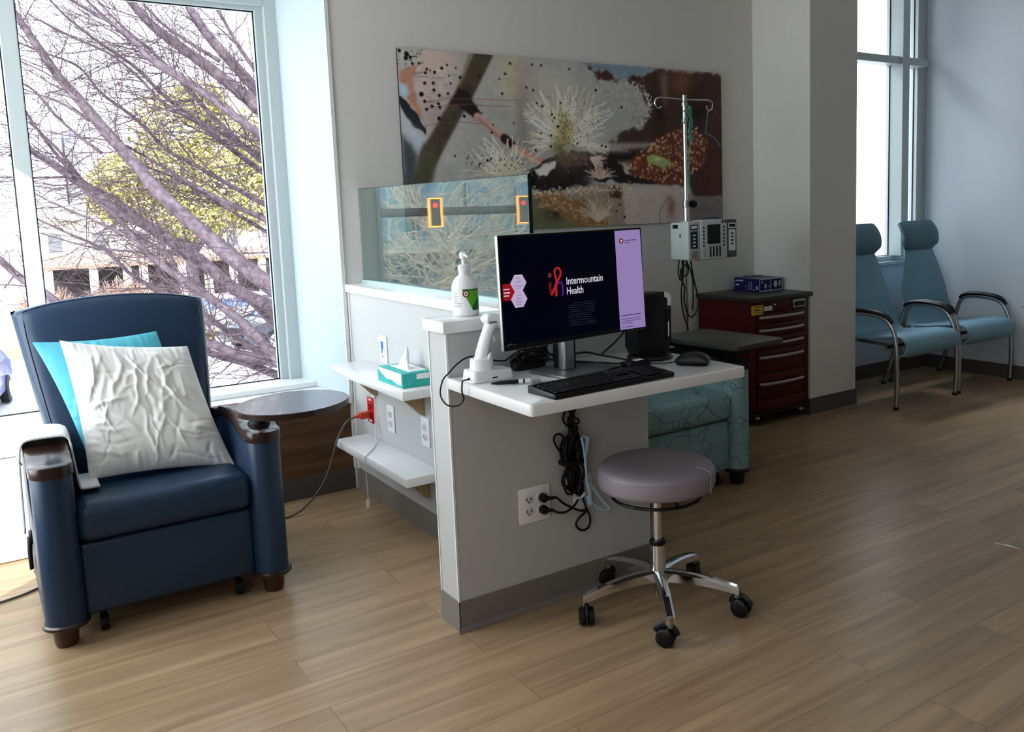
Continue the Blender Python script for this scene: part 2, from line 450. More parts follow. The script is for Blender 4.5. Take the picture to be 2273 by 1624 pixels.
# glass screen on the side partition
gt = thing('glass_screen', 'clear glass privacy screen standing on top of the grey half-height partition', 'glass screen', (.358, .82, .94))
G_scr = glass_mat('screen_glass', (.84, .93, .92), .05, 1.9); G_edge = mat('green_glass_edge', (14, 34, 34), .15)
bm = B(); L2 = .729
box(bm, -.006, .006, -L2+.003, L2+.004, .004, .419)
obj('pane', bm, G_scr, gt, smooth=False)
bm = box(B(), -.0062, .0062, -L2, -L2+.003, .004, .42); box(bm, -.0062, .0062, -L2, L2+.004, .4185, .42)
obj('polished_edge', bm, G_edge, gt, smooth=False)
bm = box(B(), -.016, -.007, -L2+.01, L2+.004, 0, .016); box(bm, .007, .016, -L2+.01, L2+.004, 0, .016)
obj('base_channel', bm, mat('channel_metal', (186, 208, 206), .35), gt, smooth=False)

# ================================================================== OUTSIDE
GZ = -3.2
M_bark = mat('grey_brown_bark', (92, 80, 90), .9, noise_amt=.5, noise_scale=14, bump=.8, bump_scale=30)
M_twig = mat('twig_bark', (88, 74, 82), .9)
LIMBS=[[(-0.52, 8.5, 3.42, 0.032), (-0.34, 8.3, 3.03, 0.037), (-0.18, 8.1, 2.68, 0.043), (-0.03, 7.9, 2.43, 0.049), (0.15, 7.7, 2.12, 0.054), (0.35, 7.5, 1.76, 0.06), (0.49, 7.3, 1.5, 0.066), (0.84, 7.1, 1.1, 0.072), (1.06, 6.9, 0.81, 0.078), (1.33, 6.7, 0.55, 0.084), (1.53, 6.5, 0.39, 0.089)], [(-0.47, 9.0, 2.05, 0.031), (-0.1, 8.71, 1.72, 0.039), (0.24, 8.43, 1.38, 0.046), (0.63, 8.14, 1.08, 0.053), (0.92, 7.86, 0.82, 0.06), (1.19, 7.57, 0.51, 0.067), (1.48, 7.29, 0.27, 0.074), (1.66, 7.0, 0.1, 0.08)], [(-0.1, 8.0, 1.57, 0.018), (0.17, 7.79, 1.29, 0.024), (0.38, 7.57, 0.93, 0.03), (0.53, 7.36, 0.74, 0.035), (0.81, 7.14, 0.47, 0.041), (1.1, 6.93, 0.17, 0.047), (1.35, 6.71, -0.2, 0.053), (1.43, 6.5, -0.33, 0.058)], [(0.47, 8.0, 3.51, 0.037), (0.7, 7.9, 3.2, 0.045), (1.07, 7.8, 2.89, 0.055), (1.39, 7.7, 2.62, 0.064), (1.57, 7.6, 2.41, 0.073), (1.86, 7.5, 2.1, 0.083)], [(1.16, 8.6, 3.76, 0.04), (1.2, 8.48, 3.52, 0.047), (1.39, 8.36, 3.17, 0.054), (1.72, 8.24, 2.7, 0.062), (1.82, 8.12, 2.45, 0.069), (2.05, 8.0, 2.04, 0.077)], [(-0.14, 7.5, 3.35, 0.013), (0.32, 7.42, 3.04, 0.019), (0.56, 7.33, 2.77, 0.025), (0.93, 7.25, 2.5, 0.031), (1.15, 7.17, 2.31, 0.038), (1.43, 7.08, 2.08, 0.044), (1.69, 7.0, 1.83, 0.051)], [(0.05, 7.8, 3.43, 0.011), (0.39, 7.67, 3.05, 0.016), (0.6, 7.55, 2.85, 0.021), (0.81, 7.42, 2.66, 0.026), (1.06, 7.3, 2.45, 0.032)], [(-0.34, 9.0, 3.45, 0.007), (-0.01, 8.8, 3.21, 0.01), (0.34, 8.6, 3.05, 0.013), (0.57, 8.4, 2.78, 0.016), (0.79, 8.2, 2.46, 0.018), (1.15, 8.0, 2.22, 0.021), (1.6, 7.8, 1.93, 0.024), (1.86, 7.6, 1.74, 0.027)], [(0.33, 7.9, 2.0, 0.012), (0.64, 7.82, 1.79, 0.016), (0.87, 7.74, 1.6, 0.021), (1.19, 7.66, 1.42, 0.026), (1.57, 7.58, 1.2, 0.032), (1.83, 7.5, 1.03, 0.037)], [(0.68, 7.0, 0.02, 0.045), (0.8, 6.95, -0.01, 0.048), (1.02, 6.9, -0.12, 0.052), (1.4, 6.85, -0.25, 0.057), (1.57, 6.8, -0.32, 0.06)], [(0.81, 7.4, -0.12, 0.033), (0.98, 7.3, -0.21, 0.037), (1.19, 7.2, -0.27, 0.042), (1.46, 7.1, -0.42, 0.047), (1.62, 7.0, -0.47, 0.052)], [(-0.53, 8.6, 2.51, 0.012), (-0.35, 8.62, 2.15, 0.015), (-0.14, 8.65, 1.78, 0.018), (0.09, 8.67, 1.54, 0.021), (0.28, 8.7, 1.39, 0.025)], [(-0.98, 8.0, 1.05, 0.026), (-0.85, 7.88, 0.93, 0.03), (-0.69, 7.75, 0.7, 0.035), (-0.49, 7.62, 0.53, 0.039), (-0.2, 7.5, 0.16, 0.044)], [(-0.52, 8.2, 2.57, 0.007), (-0.21, 8.05, 2.41, 0.011), (0.03, 7.9, 2.24, 0.016)], [(-0.51, 7.8, 1.15, 0.007), (-0.1, 7.73, 0.99, 0.01), (0.37, 7.67, 0.91, 0.013), (0.46, 7.6, 0.87, 0.016)], [(-0.56, 8.0, 1.58, 0.007), (-0.36, 7.88, 1.44, 0.009), (-0.07, 7.75, 1.29, 0.012), (0.18, 7.62, 1.11, 0.015), (0.39, 7.5, 0.92, 0.018)], [(0.7, 8.4, 3.53, 0.01), (0.88, 8.27, 3.28, 0.014), (1.11, 8.13, 3.09, 0.019), (1.33, 8.0, 2.92, 0.024)], [(0.27, 9.0, 3.74, 0.01), (0.5, 8.86, 3.4, 0.014), (0.76, 8.71, 3.11, 0.018), (1.01, 8.57, 2.79, 0.022), (1.22, 8.43, 2.48, 0.026), (1.49, 8.29, 2.16, 0.03), (1.71, 8.14, 1.9, 0.034), (1.97, 8.0, 1.64, 0.039)], [(-0.12, 9.4, 3.74, 0.01), (0.06, 9.28, 3.49, 0.013), (0.31, 9.15, 3.23, 0.016), (0.65, 9.03, 2.95, 0.02), (0.89, 8.9, 2.67, 0.023), (1.18, 8.78, 2.38, 0.027), (1.47, 8.65, 2.09, 0.03), (1.79, 8.53, 1.81, 0.034), (2.09, 8.4, 1.55, 0.037)], [(-0.48, 9.2, 3.19, 0.007), (-0.25, 9.09, 3.06, 0.01), (0.07, 8.98, 2.91, 0.012), (0.28, 8.87, 2.64, 0.015), (0.57, 8.76, 2.37, 0.018), (0.85, 8.64, 2.02, 0.02), (1.13, 8.53, 1.81, 0.023), (1.48, 8.42, 1.56, 0.026), (1.79, 8.31, 1.38, 0.029), (2.06, 8.2, 1.23, 0.032)], [(0.2, 8.4, 2.14, 0.007), (0.46, 8.28, 1.85, 0.01), (0.82, 8.16, 1.68, 0.013), (1.14, 8.04, 1.45, 0.016), (1.38, 7.92, 1.27, 0.019), (1.67, 7.8, 1.04, 0.023)], [(-0.41, 9.3, 2.35, 0.012), (-0.17, 9.18, 2.0, 0.017), (0.05, 9.05, 1.7, 0.021), (0.34, 8.93, 1.49, 0.025), (0.61, 8.8, 1.18, 0.029), (0.89, 8.68, 0.86, 0.034), (1.19, 8.55, 0.64, 0.038), (1.49, 8.43, 0.36, 0.043), (1.78, 8.3, -0.03, 0.048)], [(-0.51, 8.8, 1.32, 0.01), (-0.21, 8.63, 1.11, 0.014), (0.1, 8.46, 0.91, 0.018), (0.35, 8.29, 0.66, 0.022), (0.66, 8.11, 0.4, 0.027), (0.93, 7.94, 0.19, 0.031), (1.29, 7.77, -0.13, 0.035), (1.61, 7.6, -0.4, 0.04)], [(-0.58, 8.6, 2.73, 0.007), (-0.39, 8.5, 2.59, 0.01), (-0.24, 8.4, 2.32, 0.013), (-0.06, 8.3, 2.13, 0.016), (0.14, 8.2, 1.94, 0.019)], [(1.54, 9.0, 3.83, 0.013), (1.65, 8.87, 3.46, 0.019), (1.77, 8.73, 3.14, 0.024), (1.95, 8.6, 2.82, 0.029)], [(1.71, 8.0, 0.83, 0.008), (1.34, 8.08, 0.85, 0.008), (0.99, 8.16, 0.94, 0.007), (0.69, 8.24, 1.08, 0.007), (0.4, 8.32, 1.09, 0.007), (0.11, 8.4, 1.17, 0.007)], [(-0.64, 9.0, 1.96, 0.012), (-0.48, 8.87, 2.03, 0.015), (-0.33, 8.73, 1.93, 0.018), (-0.11, 8.6, 1.72, 0.022)]]
tree = thing('bare_tree', 'leafless tree with dark ridged limbs slanting across the big window', 'tree', (2.6, 7.5, GZ))
TO = Vector((2.6, 7.5, GZ))
bm = B()
tube(bm, [TO-TO, Vector((-.05, 0, 1.3)), Vector((-.1, -.1, 2.6)), Vector((-.2, -.1, 3.6)), Vector((-.3, 0, 4.6))], [.3, .24, .22, .17, .13], 16, n=4)
obj('trunk', bm, M_bark, tree)
bm = B(); tw = B(); rnd = random.Random(3)
def grow(bm, p, d, r, L, lvl):
    segs = 5; pts = [p.copy()]; q = p.copy(); dd = d.copy()
    for i in range(segs):
        dd = (dd+Vector((rnd.uniform(-1, 1), rnd.uniform(-1, 1), rnd.uniform(-1, 1)))*.22+Vector((-.02, 0, .03))).normalized()
        q = q+dd*L/segs; pts.append(q.copy())
        if lvl > 0 and rnd.random() < .8:
            s = Vector((rnd.uniform(-1, 1), rnd.uniform(-1, 1), rnd.uniform(-1, 1))).normalized()
            grow(bm, q, (dd+s*.9).normalized(), r*.55, L*rnd.uniform(.35, .6), lvl-1)
    tube(bm, pts, [r, r*.25], 4 if r < .006 else 5, caps=False)
for li, Lm in enumerate(LIMBS):
    P = [Vector(a[:3])-TO for a in Lm]; rs = [a[3] for a in Lm]
    if li in (0, 1, 2, 3, 4, 5, 7, 8, 9, 10):
        tgt = Vector((-.1, -.1, 2.6)) if P[-1].z < 3.9 else Vector((-.3, 0, 4.6))
        P.append(P[-1].lerp(tgt, .6)); rs.append(rs[-1]*1.15); P.append(tgt); rs.append(rs[-1]*1.2)
    P = [p+Vector((rnd.uniform(-1, 1), 0, rnd.uniform(-1, 1)))*.018*(0 < i < len(P)-1) for i, p in enumerate(P)]
    tube(bm, P, rs, 12, n=5)
    sp = smooth_path(P, 4)
    for i in range(1, len(sp)-5):
        f = i/len(sp); r0 = rs[min(int(f*len(rs)), len(rs)-1)]
        for _ in range(2):
            if rnd.random() < .7:
                d = (sp[i]-sp[min(i+1, len(sp)-1)]).normalized()
                s = Vector((rnd.uniform(-1, .6), rnd.uniform(-.6, .6), rnd.uniform(-1, 1))).normalized()
                grow(tw, sp[i], (d*.9+s).normalized(), min(.0095, r0*.42)*rnd.uniform(.5, 1), rnd.uniform(.35, 1.25), 2)
obj('branches', bm, M_bark, tree)
obj('twigs', tw, M_twig, tree, smooth=False)

# leafy yellow-green tree
def leafy(name, label, loc, blobs, n, cols, size, seed, trunk_h, trunk_r):
    rr = random.Random(seed); t = thing(name, label, 'tree', loc)
    bm = B()
    for _ in range(n):
        b = rr.choice(blobs); th = rr.uniform(0, 2*pi); ph = math.acos(rr.uniform(-1, 1)); ra = rr.uniform(.35, 1)**.6
        p = Vector((b[0]+b[3]*ra*sin(ph)*cos(th), b[1]+b[3]*ra*sin(ph)*sin(th), b[2]+b[4]*ra*cos(ph)))
        u = Vector((rr.uniform(-1, 1), rr.uniform(-1, 1), rr.uniform(-1, 1))).normalized(); v = u.orthogonal().normalized(); s = size*rr.uniform(.5, 1.3)
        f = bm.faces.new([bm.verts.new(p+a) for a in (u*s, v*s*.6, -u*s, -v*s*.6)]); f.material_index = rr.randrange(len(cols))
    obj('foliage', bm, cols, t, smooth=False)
    bm = B(); tube(bm, [(0, 0, 0), (.1, 0, trunk_h*.5), (0, 0, trunk_h)], [trunk_r, trunk_r*.7, trunk_r*.5], 10, n=4)
    for b in blobs: tube(bm, [(0, 0, trunk_h*.8), (b[0]*.5, b[1]*.5, (trunk_h*.8+b[2])/2+.2), (b[0], b[1], b[2])], [trunk_r*.4, trunk_r*.12], 6, n=4)
    obj('trunk', bm, M_bark, t)
    return t
YL = [mat('yellow_leaf', (232, 224, 160), .7), mat('olive_leaf', (196, 194, 116), .7), mat('amber_leaf', (226, 200, 142), .7), mat('dark_olive_leaf', (140, 140, 72), .8)]  # the darkest tone is dealt out at random like the others
leafy('leafy_tree', 'tree with dense yellow green foliage seen behind the bare limbs', (3.5, 22, GZ),
      [(-1.2, 0, 5.3, .95, .8), (.1, .3, 6.6, 1.2, 1.2), (1.3, 0, 6.2, 1.2, 1.1), (-.4, 0, 5.5, 1.2, 1.1), (.9, 0, 5.0, 1.3, 1.2), (1.7, .2, 4.9, .8, .9), (0, -.3, 4.6, 1.1, .7), (.2, 0, 4.4, .9, .6), (-1.4, .1, 5.0, .8, .7), (1.9, .1, 5.9, .9, 1.0), (.6, .1, 7.3, .7, .6)],
      24000, YL, .066, 5, 4.2, .22)

# ground, street, lawn
M_asph = mat('pale_asphalt', (196, 192, 196), .9, noise_amt=.08, noise_scale=3)
M_lawn = mat('dry_lawn', (208, 190, 130), .95, noise_amt=.15, noise_scale=4)
o = obj('ground', box(B(), -80, 120, 2.6, 260, GZ-.2, GZ), M_asph, smooth=False); o['kind'] = 'structure'
o = obj('lawn_verge', box(B(), -20, 40, 32, 44, GZ, GZ+.03), M_lawn, smooth=False); o['kind'] = 'structure'
# white house with porch
M_siding = mat('white_siding', (236, 234, 230), .8); M_dark = mat('dark_porch', (70, 66, 70), .9); M_roof = mat('brown_roof', (150, 130, 122), .9)
M_pane = mat('dim_window', (120, 122, 130), .3)
h = thing('house', 'white two storey house across the street behind the bare tree', 'house', (7.2, 46, GZ))
bm = box(B(), -5.6, 6.5, 0, 7, 0, 4.4); obj('wall', bm, M_siding, h, smooth=False)
bm = prism(B(), [(-6, 4.4), (.4, 6.8), (7, 4.4)], 'y', -.4, 7.4); obj('roof', bm, M_siding, h, smooth=False)
bm = prism(B(), [(-1.8, 2.25), (-1.8, 2.4), (.2, 2.85), (.2, 2.4)], 'x', -5.8, 6.7); obj('porch_roof', bm, M_roof, h, smooth=False)
obj('porch_wall', box(B(), -5.5, 6.4, -.05, 0, .3, 2.3), M_dark, h, smooth=False)
for x in (-5.4, -3.6, -2.2, -1.5, .2, 1.4, 2.6, 4.0, 5.2, 6.2):
    obj('porch_post', box(B(), x-.17, x+.17, -1.7, -1.4, 0, 2.3), M_siding, h, smooth=False)
for x, z in ((-4.9, 3.4), (-3.1, 3.4), (-1.2, 3.4), (.8, 3.4), (3.0, 3.3), (5.0, 3.3)):
    f = obj('window', box(B(), x-.35, x+.35, -.06, 0, z-.5, z+.5), M_siding, h, smooth=False)
    obj('pane', box(B(), x-.27, x+.27, -.08, -.05, z-.42, z+.42), M_pane, f, smooth=False)
h = thing('house', 'white house with a dark square window seen at the right edge of the big window', 'house', (18.6, 52, GZ))
obj('wall', box(B(), -3.5, 5, 0, 6, 0, 4.2), M_siding, h, smooth=False)
obj('roof', prism(B(), [(-4, 4.2), (.7, 6.0), (5.5, 4.2)], 'y', -.3, 6.3), M_siding, h, smooth=False)
f = obj('window', box(B(), -2.9, -1.6, -.06, 0, .7, 2.4), M_roof, h, smooth=False); obj('pane', box(B(), -2.8, -1.7, -.09, -.05, .8, 2.3), M_pane, f, smooth=False)
# distant tower block
t = thing('tower_block', 'hazy pale tower block on the horizon left of the yellow tree', 'tower', (14.6, 180, GZ))
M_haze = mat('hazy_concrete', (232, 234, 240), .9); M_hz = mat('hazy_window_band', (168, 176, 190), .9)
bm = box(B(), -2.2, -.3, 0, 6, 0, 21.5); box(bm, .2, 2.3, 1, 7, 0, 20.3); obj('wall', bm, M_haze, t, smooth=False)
for x0, x1 in ((-2.1, -.9), (.5, 1.7)):
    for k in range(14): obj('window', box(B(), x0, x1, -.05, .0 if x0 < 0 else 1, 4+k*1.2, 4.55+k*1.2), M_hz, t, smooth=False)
t = thing('tower_block', 'hazy pale tower block seen in the left strip of the window beyond the mullion', 'tower', (3.6, 180, GZ))
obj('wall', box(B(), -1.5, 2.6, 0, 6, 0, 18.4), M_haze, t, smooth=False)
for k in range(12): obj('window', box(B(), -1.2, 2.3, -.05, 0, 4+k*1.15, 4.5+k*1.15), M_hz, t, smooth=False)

# shrubs by the house
def twiggy(name, label, cat, loc, n, rad, hgt, m, seed, r=.012, group=None):
    rr = random.Random(seed); bm = B()
    for _ in range(n):
        a = rr.uniform(0, 2*pi); d = Vector((cos(a), sin(a), rr.uniform(.6, 2.0))).normalized(); p = Vector((cos(a)*rad*.2*rr.random(), sin(a)*rad*.2*rr.random(), 0)); pts = [p]
        L = hgt*rr.uniform(.6, 1.1)
        for i in range(4):
            d = (d+Vector((rr.uniform(-1, 1), rr.uniform(-1, 1), rr.uniform(-.7, .7)))*.35).normalized(); p = p+d*L/4; pts.append(p)
        tube(bm, pts, [r, r*.4], 4, caps=False)
    o = obj(name, bm, m, smooth=False); o.location = loc
    setp(o, label, cat, group); return o
M_russet = mat('russet_twigs', (176, 146, 136), .9); M_sage = mat('sage_leaves', (150, 168, 148), .9)
twiggy('shrub', 'russet twiggy shrub in front of the white porch', 'shrub', (4.5, 42.2, GZ), 420, .9, 1.9, M_russet, 11, .03)
twiggy('shrub', 'low russet twiggy shrub left of the sage green bush', 'shrub', (1.4, 42.0, GZ), 300, .9, 1.7, M_russet, 12, .03)
bm = B()
for k in range(900):
    rr = random; a = rr.uniform(0, 2*pi); q = rr.random()**.5; p = Vector((cos(a)*q*1.1, sin(a)*q*.8, rr.uniform(.05, 1.3*(1-q*.5))))
    u = Vector((rr.uniform(-1, 1), rr.uniform(-1, 1), rr.uniform(-1, 1))).normalized()*.1; v = u.orthogonal().normalized()*.07
    bm.faces.new([bm.verts.new(p+x) for x in (u, v, -u, -v)])
o = obj('bush', bm, M_sage, smooth=False); o.location = (5.6, 38.8, GZ); setp(o, 'round sage green bush below the russet shrub across the street', 'bush')

# parked cars
def car(label, loc, rz, body, L=4.6, W=1.85, Hh=1.65, suv=True):
    t = thing('parked_car', label, 'car', loc, rz)
    P = [(-.5*L, .42), (-.49*L, .78), (-.44*L, .95), (-.22*L, 1.06), (-.12*L, Hh*.93), (-.02*L, Hh), (.30*L, Hh), (.42*L, Hh*.92), (.48*L, 1.0), (.5*L, .6), (.49*L, .35), (-.47*L, .30)]
    bm = prism(B(), P, 'y', -W/2, W/2, .07, seg=3)
    for v in bm.verts:
        if v.co.z > 1.0: v.co.y *= 1-.22*(v.co.z-1.0)/(Hh-1.0)
    obj('body', bm, body, t)
    gl = mat('tinted_car_glass', (96, 120, 170), .12)
    for s in (-1, 1):
        yy = s*(W/2*.90)
        bm = B()
        for q in ([(-.20*L, 1.08), (-.115*L, Hh*.90), (.0, Hh*.93), (.02*L, 1.08)], [(.04*L, 1.08), (.02*L, Hh*.93), (.17*L, Hh*.93), (.2*L, 1.08)], [(.22*L, 1.08), (.19*L, Hh*.93), (.31*L, Hh*.92), (.40*L, 1.1)]):
            prism(bm, q, 'y', yy-.02, yy+.02)
        for v in bm.verts: v.co.y = s*((W/2+.004)*(1-.22*max(0, v.co.z-1.0)/(Hh-1.0)))+(.004 if v.co.y*s > abs(yy) else -.004)*s
        obj('side_windows', bm, gl, t, smooth=False)
    bm = B(); q = [(-.215*L-.012, 1.085), (-.125*L-.012, Hh*.92), (-.125*L+.01, Hh*.92), (-.215*L+.01, 1.085)]; prism(bm, q, 'y', -W/2*.8, W/2*.8); obj('windscreen', bm, gl, t, smooth=False)
    for sx in (-.33*L, .31*L):
        for s in (-1, 1):
            w = obj('wheel', lathe(B(), [(.0, -.11), (.25, -.11), (.34, -.09), (.36, 0), (.34, .09), (.25, .11), (0, .11)], (0, 0, 0), 24, axis='y'), M_rubber, t); w.location = (sx, s*(W/2-.06), .36)
            hb = obj('rim', lathe(B(), [(0, -.02), (.2, -.02), (.22, 0), (.2, .02), (0, .02)], (0, 0, 0), 20, axis='y'), M_alu, w); hb.location = (0, s*.115, 0)
    for s in (-1, 1):
        obj('headlamp', box(B(), -.497*L, -.47*L, s*W*.30-.16, s*W*.30+.16, .72, .86, .02), M_white, t)
    obj('grille', box(B(), -.507*L, -.49*L, -.4, .4, .52, .82, .01), M_blackm, t)
    return t
car('dark blue sport utility car parked outside, facing left, seen behind the limbs', (7.9, 28.5, GZ), R(22), mat('dark_blue_paint', (58, 64, 84), .25, coat=.5))
car('silver car parked just beyond the dark blue one', (6.6, 33.0, GZ), R(15), mat('silver_paint', (206, 208, 214), .25, coat=.4), Hh=1.5)
car('blue grey car put in for a bluish shape low in the left strip of the window', (-1.75, 22.5, GZ), R(80), mat('violet_blue_paint', (104, 108, 160), .3, coat=.3), Hh=1.45)  # bluish shape on the pavement built as a car
# pale curled pipes
for k, (x, z) in enumerate(((-.93, .63), (-.905, .43), (-.875, .23))):
    hp = obj('pipe_hoop', tube(B(), [(.072*cos(a), 0, .072*sin(a)) for a in [2*pi*i/24 for i in range(24)]], .021, 10, closed=True), mat('pale_galvanised', (222, 224, 220), .5))
    hp.location = (x, 8.0, z-.02)
    setp(hp, ('topmost', 'middle', 'lowest')[k]+' of the three pale curled pipe hoops outside the left window strip', 'pipe', 'pale pipe hoops outside')
st = obj('pipe_stand', tube(B(), [(0, 0, 0), (.04, .05, 1.5), (0, .1, 3.8)], .03, 8), M_pumpw); st.location = (-1.1, 8.1, GZ); setp(st, 'thin pale post carrying the curled pipe hoops outside', 'post')

# things the glass screen mirrors: a paler bare tree, a dark street front, two lit orange frames
M_tan = mat('sunlit_twigs', (184, 170, 156), .9)
bm = B(); rnd = random.Random(21)
base = Vector((0, 0, 0))
tube(bm, [(0, 0, 0), (.1, 0, 1.6), (-.1, 0, 3.0)], [.16, .12, .09], 8, n=3)
for k in range(46):
    a = rnd.uniform(0, 2*pi); grow(bm, Vector((rnd.uniform(-.15, .15), rnd.uniform(-.15, .15), rnd.uniform(1.6, 3.2))), Vector((cos(a), sin(a), rnd.uniform(-.1, 1.0))).normalized(), .022, rnd.uniform(1.2, 2.6), 3)
o = obj('ornamental_tree', bm, M_tan, smooth=False); o.location = (-6.9, 15.6, GZ-.1); o.scale = (1.3, 1.3, 1.25); setp(o, 'small pale twiggy tree outside, mirrored in the glass screen', 'tree')
sf = thing('street_building', 'dark blue grey building outside, mirrored in the glass screen', 'building', (-12, 22, GZ))
obj('wall', box(B(), -14, 6.3, 0, 5, 0, 7.2), mat('slate_cladding', (92, 118, 126), .6, noise_amt=.25, noise_scale=.8), sf, smooth=False)
for k in range(10):
    x = -12+k*1.75
    for z in (1.0, 3.6):
        f = obj('window', box(B(), x, x+1.0, -.06, 0, z, z+1.7), mat('slate_frame', (120, 142, 150), .5), sf, smooth=False)
        obj('pane', box(B(), x+.08, x+.92, -.09, -.05, z+.08, z+1.62), mat('slate_pane', (84, 116, 140), .2), f, smooth=False)
obj('canopy', box(B(), -14, 6.3, -.9, 0, 2.95, 3.2), mat('dark_canopy', (46, 54, 62), .6), sf, smooth=False)
ma = thing('mast_arm', 'dark street mast arm carrying the orange lit frames, mirrored in the glass screen', 'mast', (-10.5, 11.65, GZ))
obj('pole', tube(B(), [(0, 0, 0), (0, 0, 5.0)], .11, 12), M_dark, ma); obj('arm', tube(B(), [(0, 0, 4.4), (7.6, 0, 4.42)], .075, 10), M_dark, ma)
M_or = mat('lit_orange', (250, 150, 50), .5, emit=(1.0, .38, .06), emit_s=4.)
for k, x in enumerate((-4.72, -6.45)):
    s = thing('signal_box', ('nearer' if k == 0 else 'farther')+' of two orange lit frames on the street, mirrored in the glass screen', 'signal', (x, 11.5, GZ), group='orange lit frames')
    obj('clamp', box(B(), -.05, .05, .0, .08, 4.34, 4.46), M_dark, s, smooth=False)
    bm = B()
    for q in ((-.125, -.10, .29, -.29), (.10, .125, .29, -.29), (-.125, .125, .29, .265), (-.125, .125, -.265, -.29)): box(bm, q[0], q[1], -.04, .0, 4.40+min(q[2:])*.85, 4.40+max(q[2:])*.85)
    obj('lit_frame', bm, M_or, s, smooth=False)
    obj('signal_face', box(B(), -.1, .1, -.02, .0, 4.16, 4.63), M_dark, s, smooth=False)
    obj('red_lamp', lathe(B(), [(0, -.03), (.04, -.03), (.045, 0), (0, 0)], (0, -.02, 4.52), 12, axis='y'), mat('red_lamp', (220, 30, 50), .4, emit=(.9, .05, .08), emit_s=1.5), s)

# ================================================================== RECLINERS
def recliner(name, label, loc, fab, tray, cover_leg=True, foot=M_foot, cap=M_cap, bw=1., bx=0.):
    t = thing(name, label, 'recliner', loc)
    def ztop(y):
        pts = [(0, .556), (.07, .558), (.13, .572), (.2, .586), (.3, .594), (.38, .588), (.46, .565), (.6, .545), (.62, .54)]
        for (a, za), (b, zb) in zip(pts, pts[1:]):
            if y <= b:
                s = (y-a)/(b-a); s = s*s*(3-2*s); return za+(zb-za)*s
        return pts[-1][1]
    r = .054
    def armloft(z0f, z1f, grow_, dx):
        bm = B(); rings = []
        ys = [0, .002, .007, .015, .025, .038, .054] + [.054+.546*k/22 for k in range(1, 23)] + [.610, .615]
        for y in ys:
            w = r*math.sqrt(max(.0004, 1-(1-min(y, r)/r)**2)) if y < r else r
            if y > .6: w = r*(.93 if y < .612 else .8)
            w += grow_; z0, z1 = z0f(y), z1f(y)
            yy = y-(grow_ if y < .03 else 0)
            rings.append([bm.verts.new(p) for p in ((dx-w, yy, z0), (dx+w, yy, z0), (dx+w, yy, z1-.004), (dx+w*.93, yy, z1), (dx-w*.93, yy, z1), (dx-w, yy, z1-.004))])
        for a, b in zip(rings, rings[1:]):
            for k in range(6): bm.faces.new((a[k], a[(k+1) % 6], b[(k+1) % 6], b[k]))
        bm.faces.new(rings[0]); bm.faces.new(rings[-1])
        return bm
    for s in (-1, 1):
        dx = s*.301
        a = obj('arm', armloft(lambda y: .078, lambda y: ztop(y)-.034, 0, dx), fab, t, angle=50)
        obj('arm_cap', armloft(lambda y: ztop(y)-.033, lambda y: ztop(y), .004, dx), cap, a, angle=50)
        bm = lathe(B(), [(.0, .062), (.060, .062), (.064, .067), (.064, .074), (.058, .079), (0, .079)], (dx, .056, 0), 28)
        obj('foot_collar', bm, M_cap, t)
        bm = lathe(B(), [(0, 0), (.029, 0), (.033, .012), (.036, .062), (0, .062)], (dx+s*.004, .06, 0), 22)
        obj('foot', bm, foot, t)
        obj('rear_collar', lathe(B(), [(0, .066), (.055, .066), (.058, .074), (.055, .079), (0, .079)], (dx, .56, 0), 24), M_cap, t)
        bm = tube(B(), [(dx-s*.01, .56, .07), (dx-s*.01, .54, .035)], .014, 8); lathe(bm, [(0, -.012), (.024, -.012), (.026, 0), (.024, .012), (0, .012)], (dx-s*.01, .54, .026), 18, axis='x')
        obj('caster', bm, M_black, t)
    bm = box(B(), -.252, .252, .022, .56, .302, .425, .036, 5)
    for v in bm.verts:
        x, y, z = v.co
        if z > .38: v.co.z += .010*(1-(x/.26)**2)*(1-((y-.3)/.3)**2)-.012*(y/.6)
    obj('seat_cushion', bm, fab, t, angle=60)
    bm = box(B(), -.250, .250, .048, .09, .074, .298, .012, 3)
    for v in bm.verts:
        if v.co.y < .06: v.co.y -= .006*(1-(v.co.x/.25)**2)
    obj('leg_rest_panel', bm, fab, t, angle=60)
    obj('side_frame', box(B(), -.246, .246, .10, .55, .12, .30, .01), M_blackm, t)
    bm = box(B(), -.24, .24, .10, .15, .055, .085, .004); box(bm, -.2, -.17, .12, .5, .05, .12, .004); box(bm, .17, .2, .12, .5, .05, .12, .004)
    for x in (-.2, .2): lathe(bm, [(0, -.012), (.024, -.012), (.026, 0), (.024, .012), (0, .012)], (x, .09, .027), 18, axis='x'); tube(bm, [(x, .09, .03), (x, .12, .08)], .010, 8)
    obj('footrest_mechanism', bm, M_blackm, t)
    # back rest
    def bp(u, v):
        k = (v+1)/2; w = (.232+.078*k**.75)*bw
        z = .36+k*(.595 + .038*(1-u*u)); y = .50+.16*k+.035*k*k-.018*(1-u*u)
        return Vector((u*w-.006-.022*k+bx, y, z))
    bm = slab(B(), bp, (0, -1, .25), lambda u, v: .058, 22, 26, 14, pw=.4)
    bk = obj('backrest', bm, fab, t, angle=75)
    # welt line round the front face
    pts = []
    for a in [2*pi*k/80 for k in range(80)]:
        c, s_ = cos(a), sin(a); m_ = max(abs(c), abs(s_)); u = .93*c/m_*(1-.035*(min(abs(c), abs(s_))/m_)**6); v = .965*s_/m_*(1-.02*(min(abs(c), abs(s_))/m_)**6)
        p = bp(u, v); e = ((1-abs(u)**14)*(1-abs(v)**14))**.4
        pts.append(p+Vector((0, -.97, .24))*.058*e)
    obj('welt', tube(B(), pts, .0022, 6, closed=True), fab, bk)
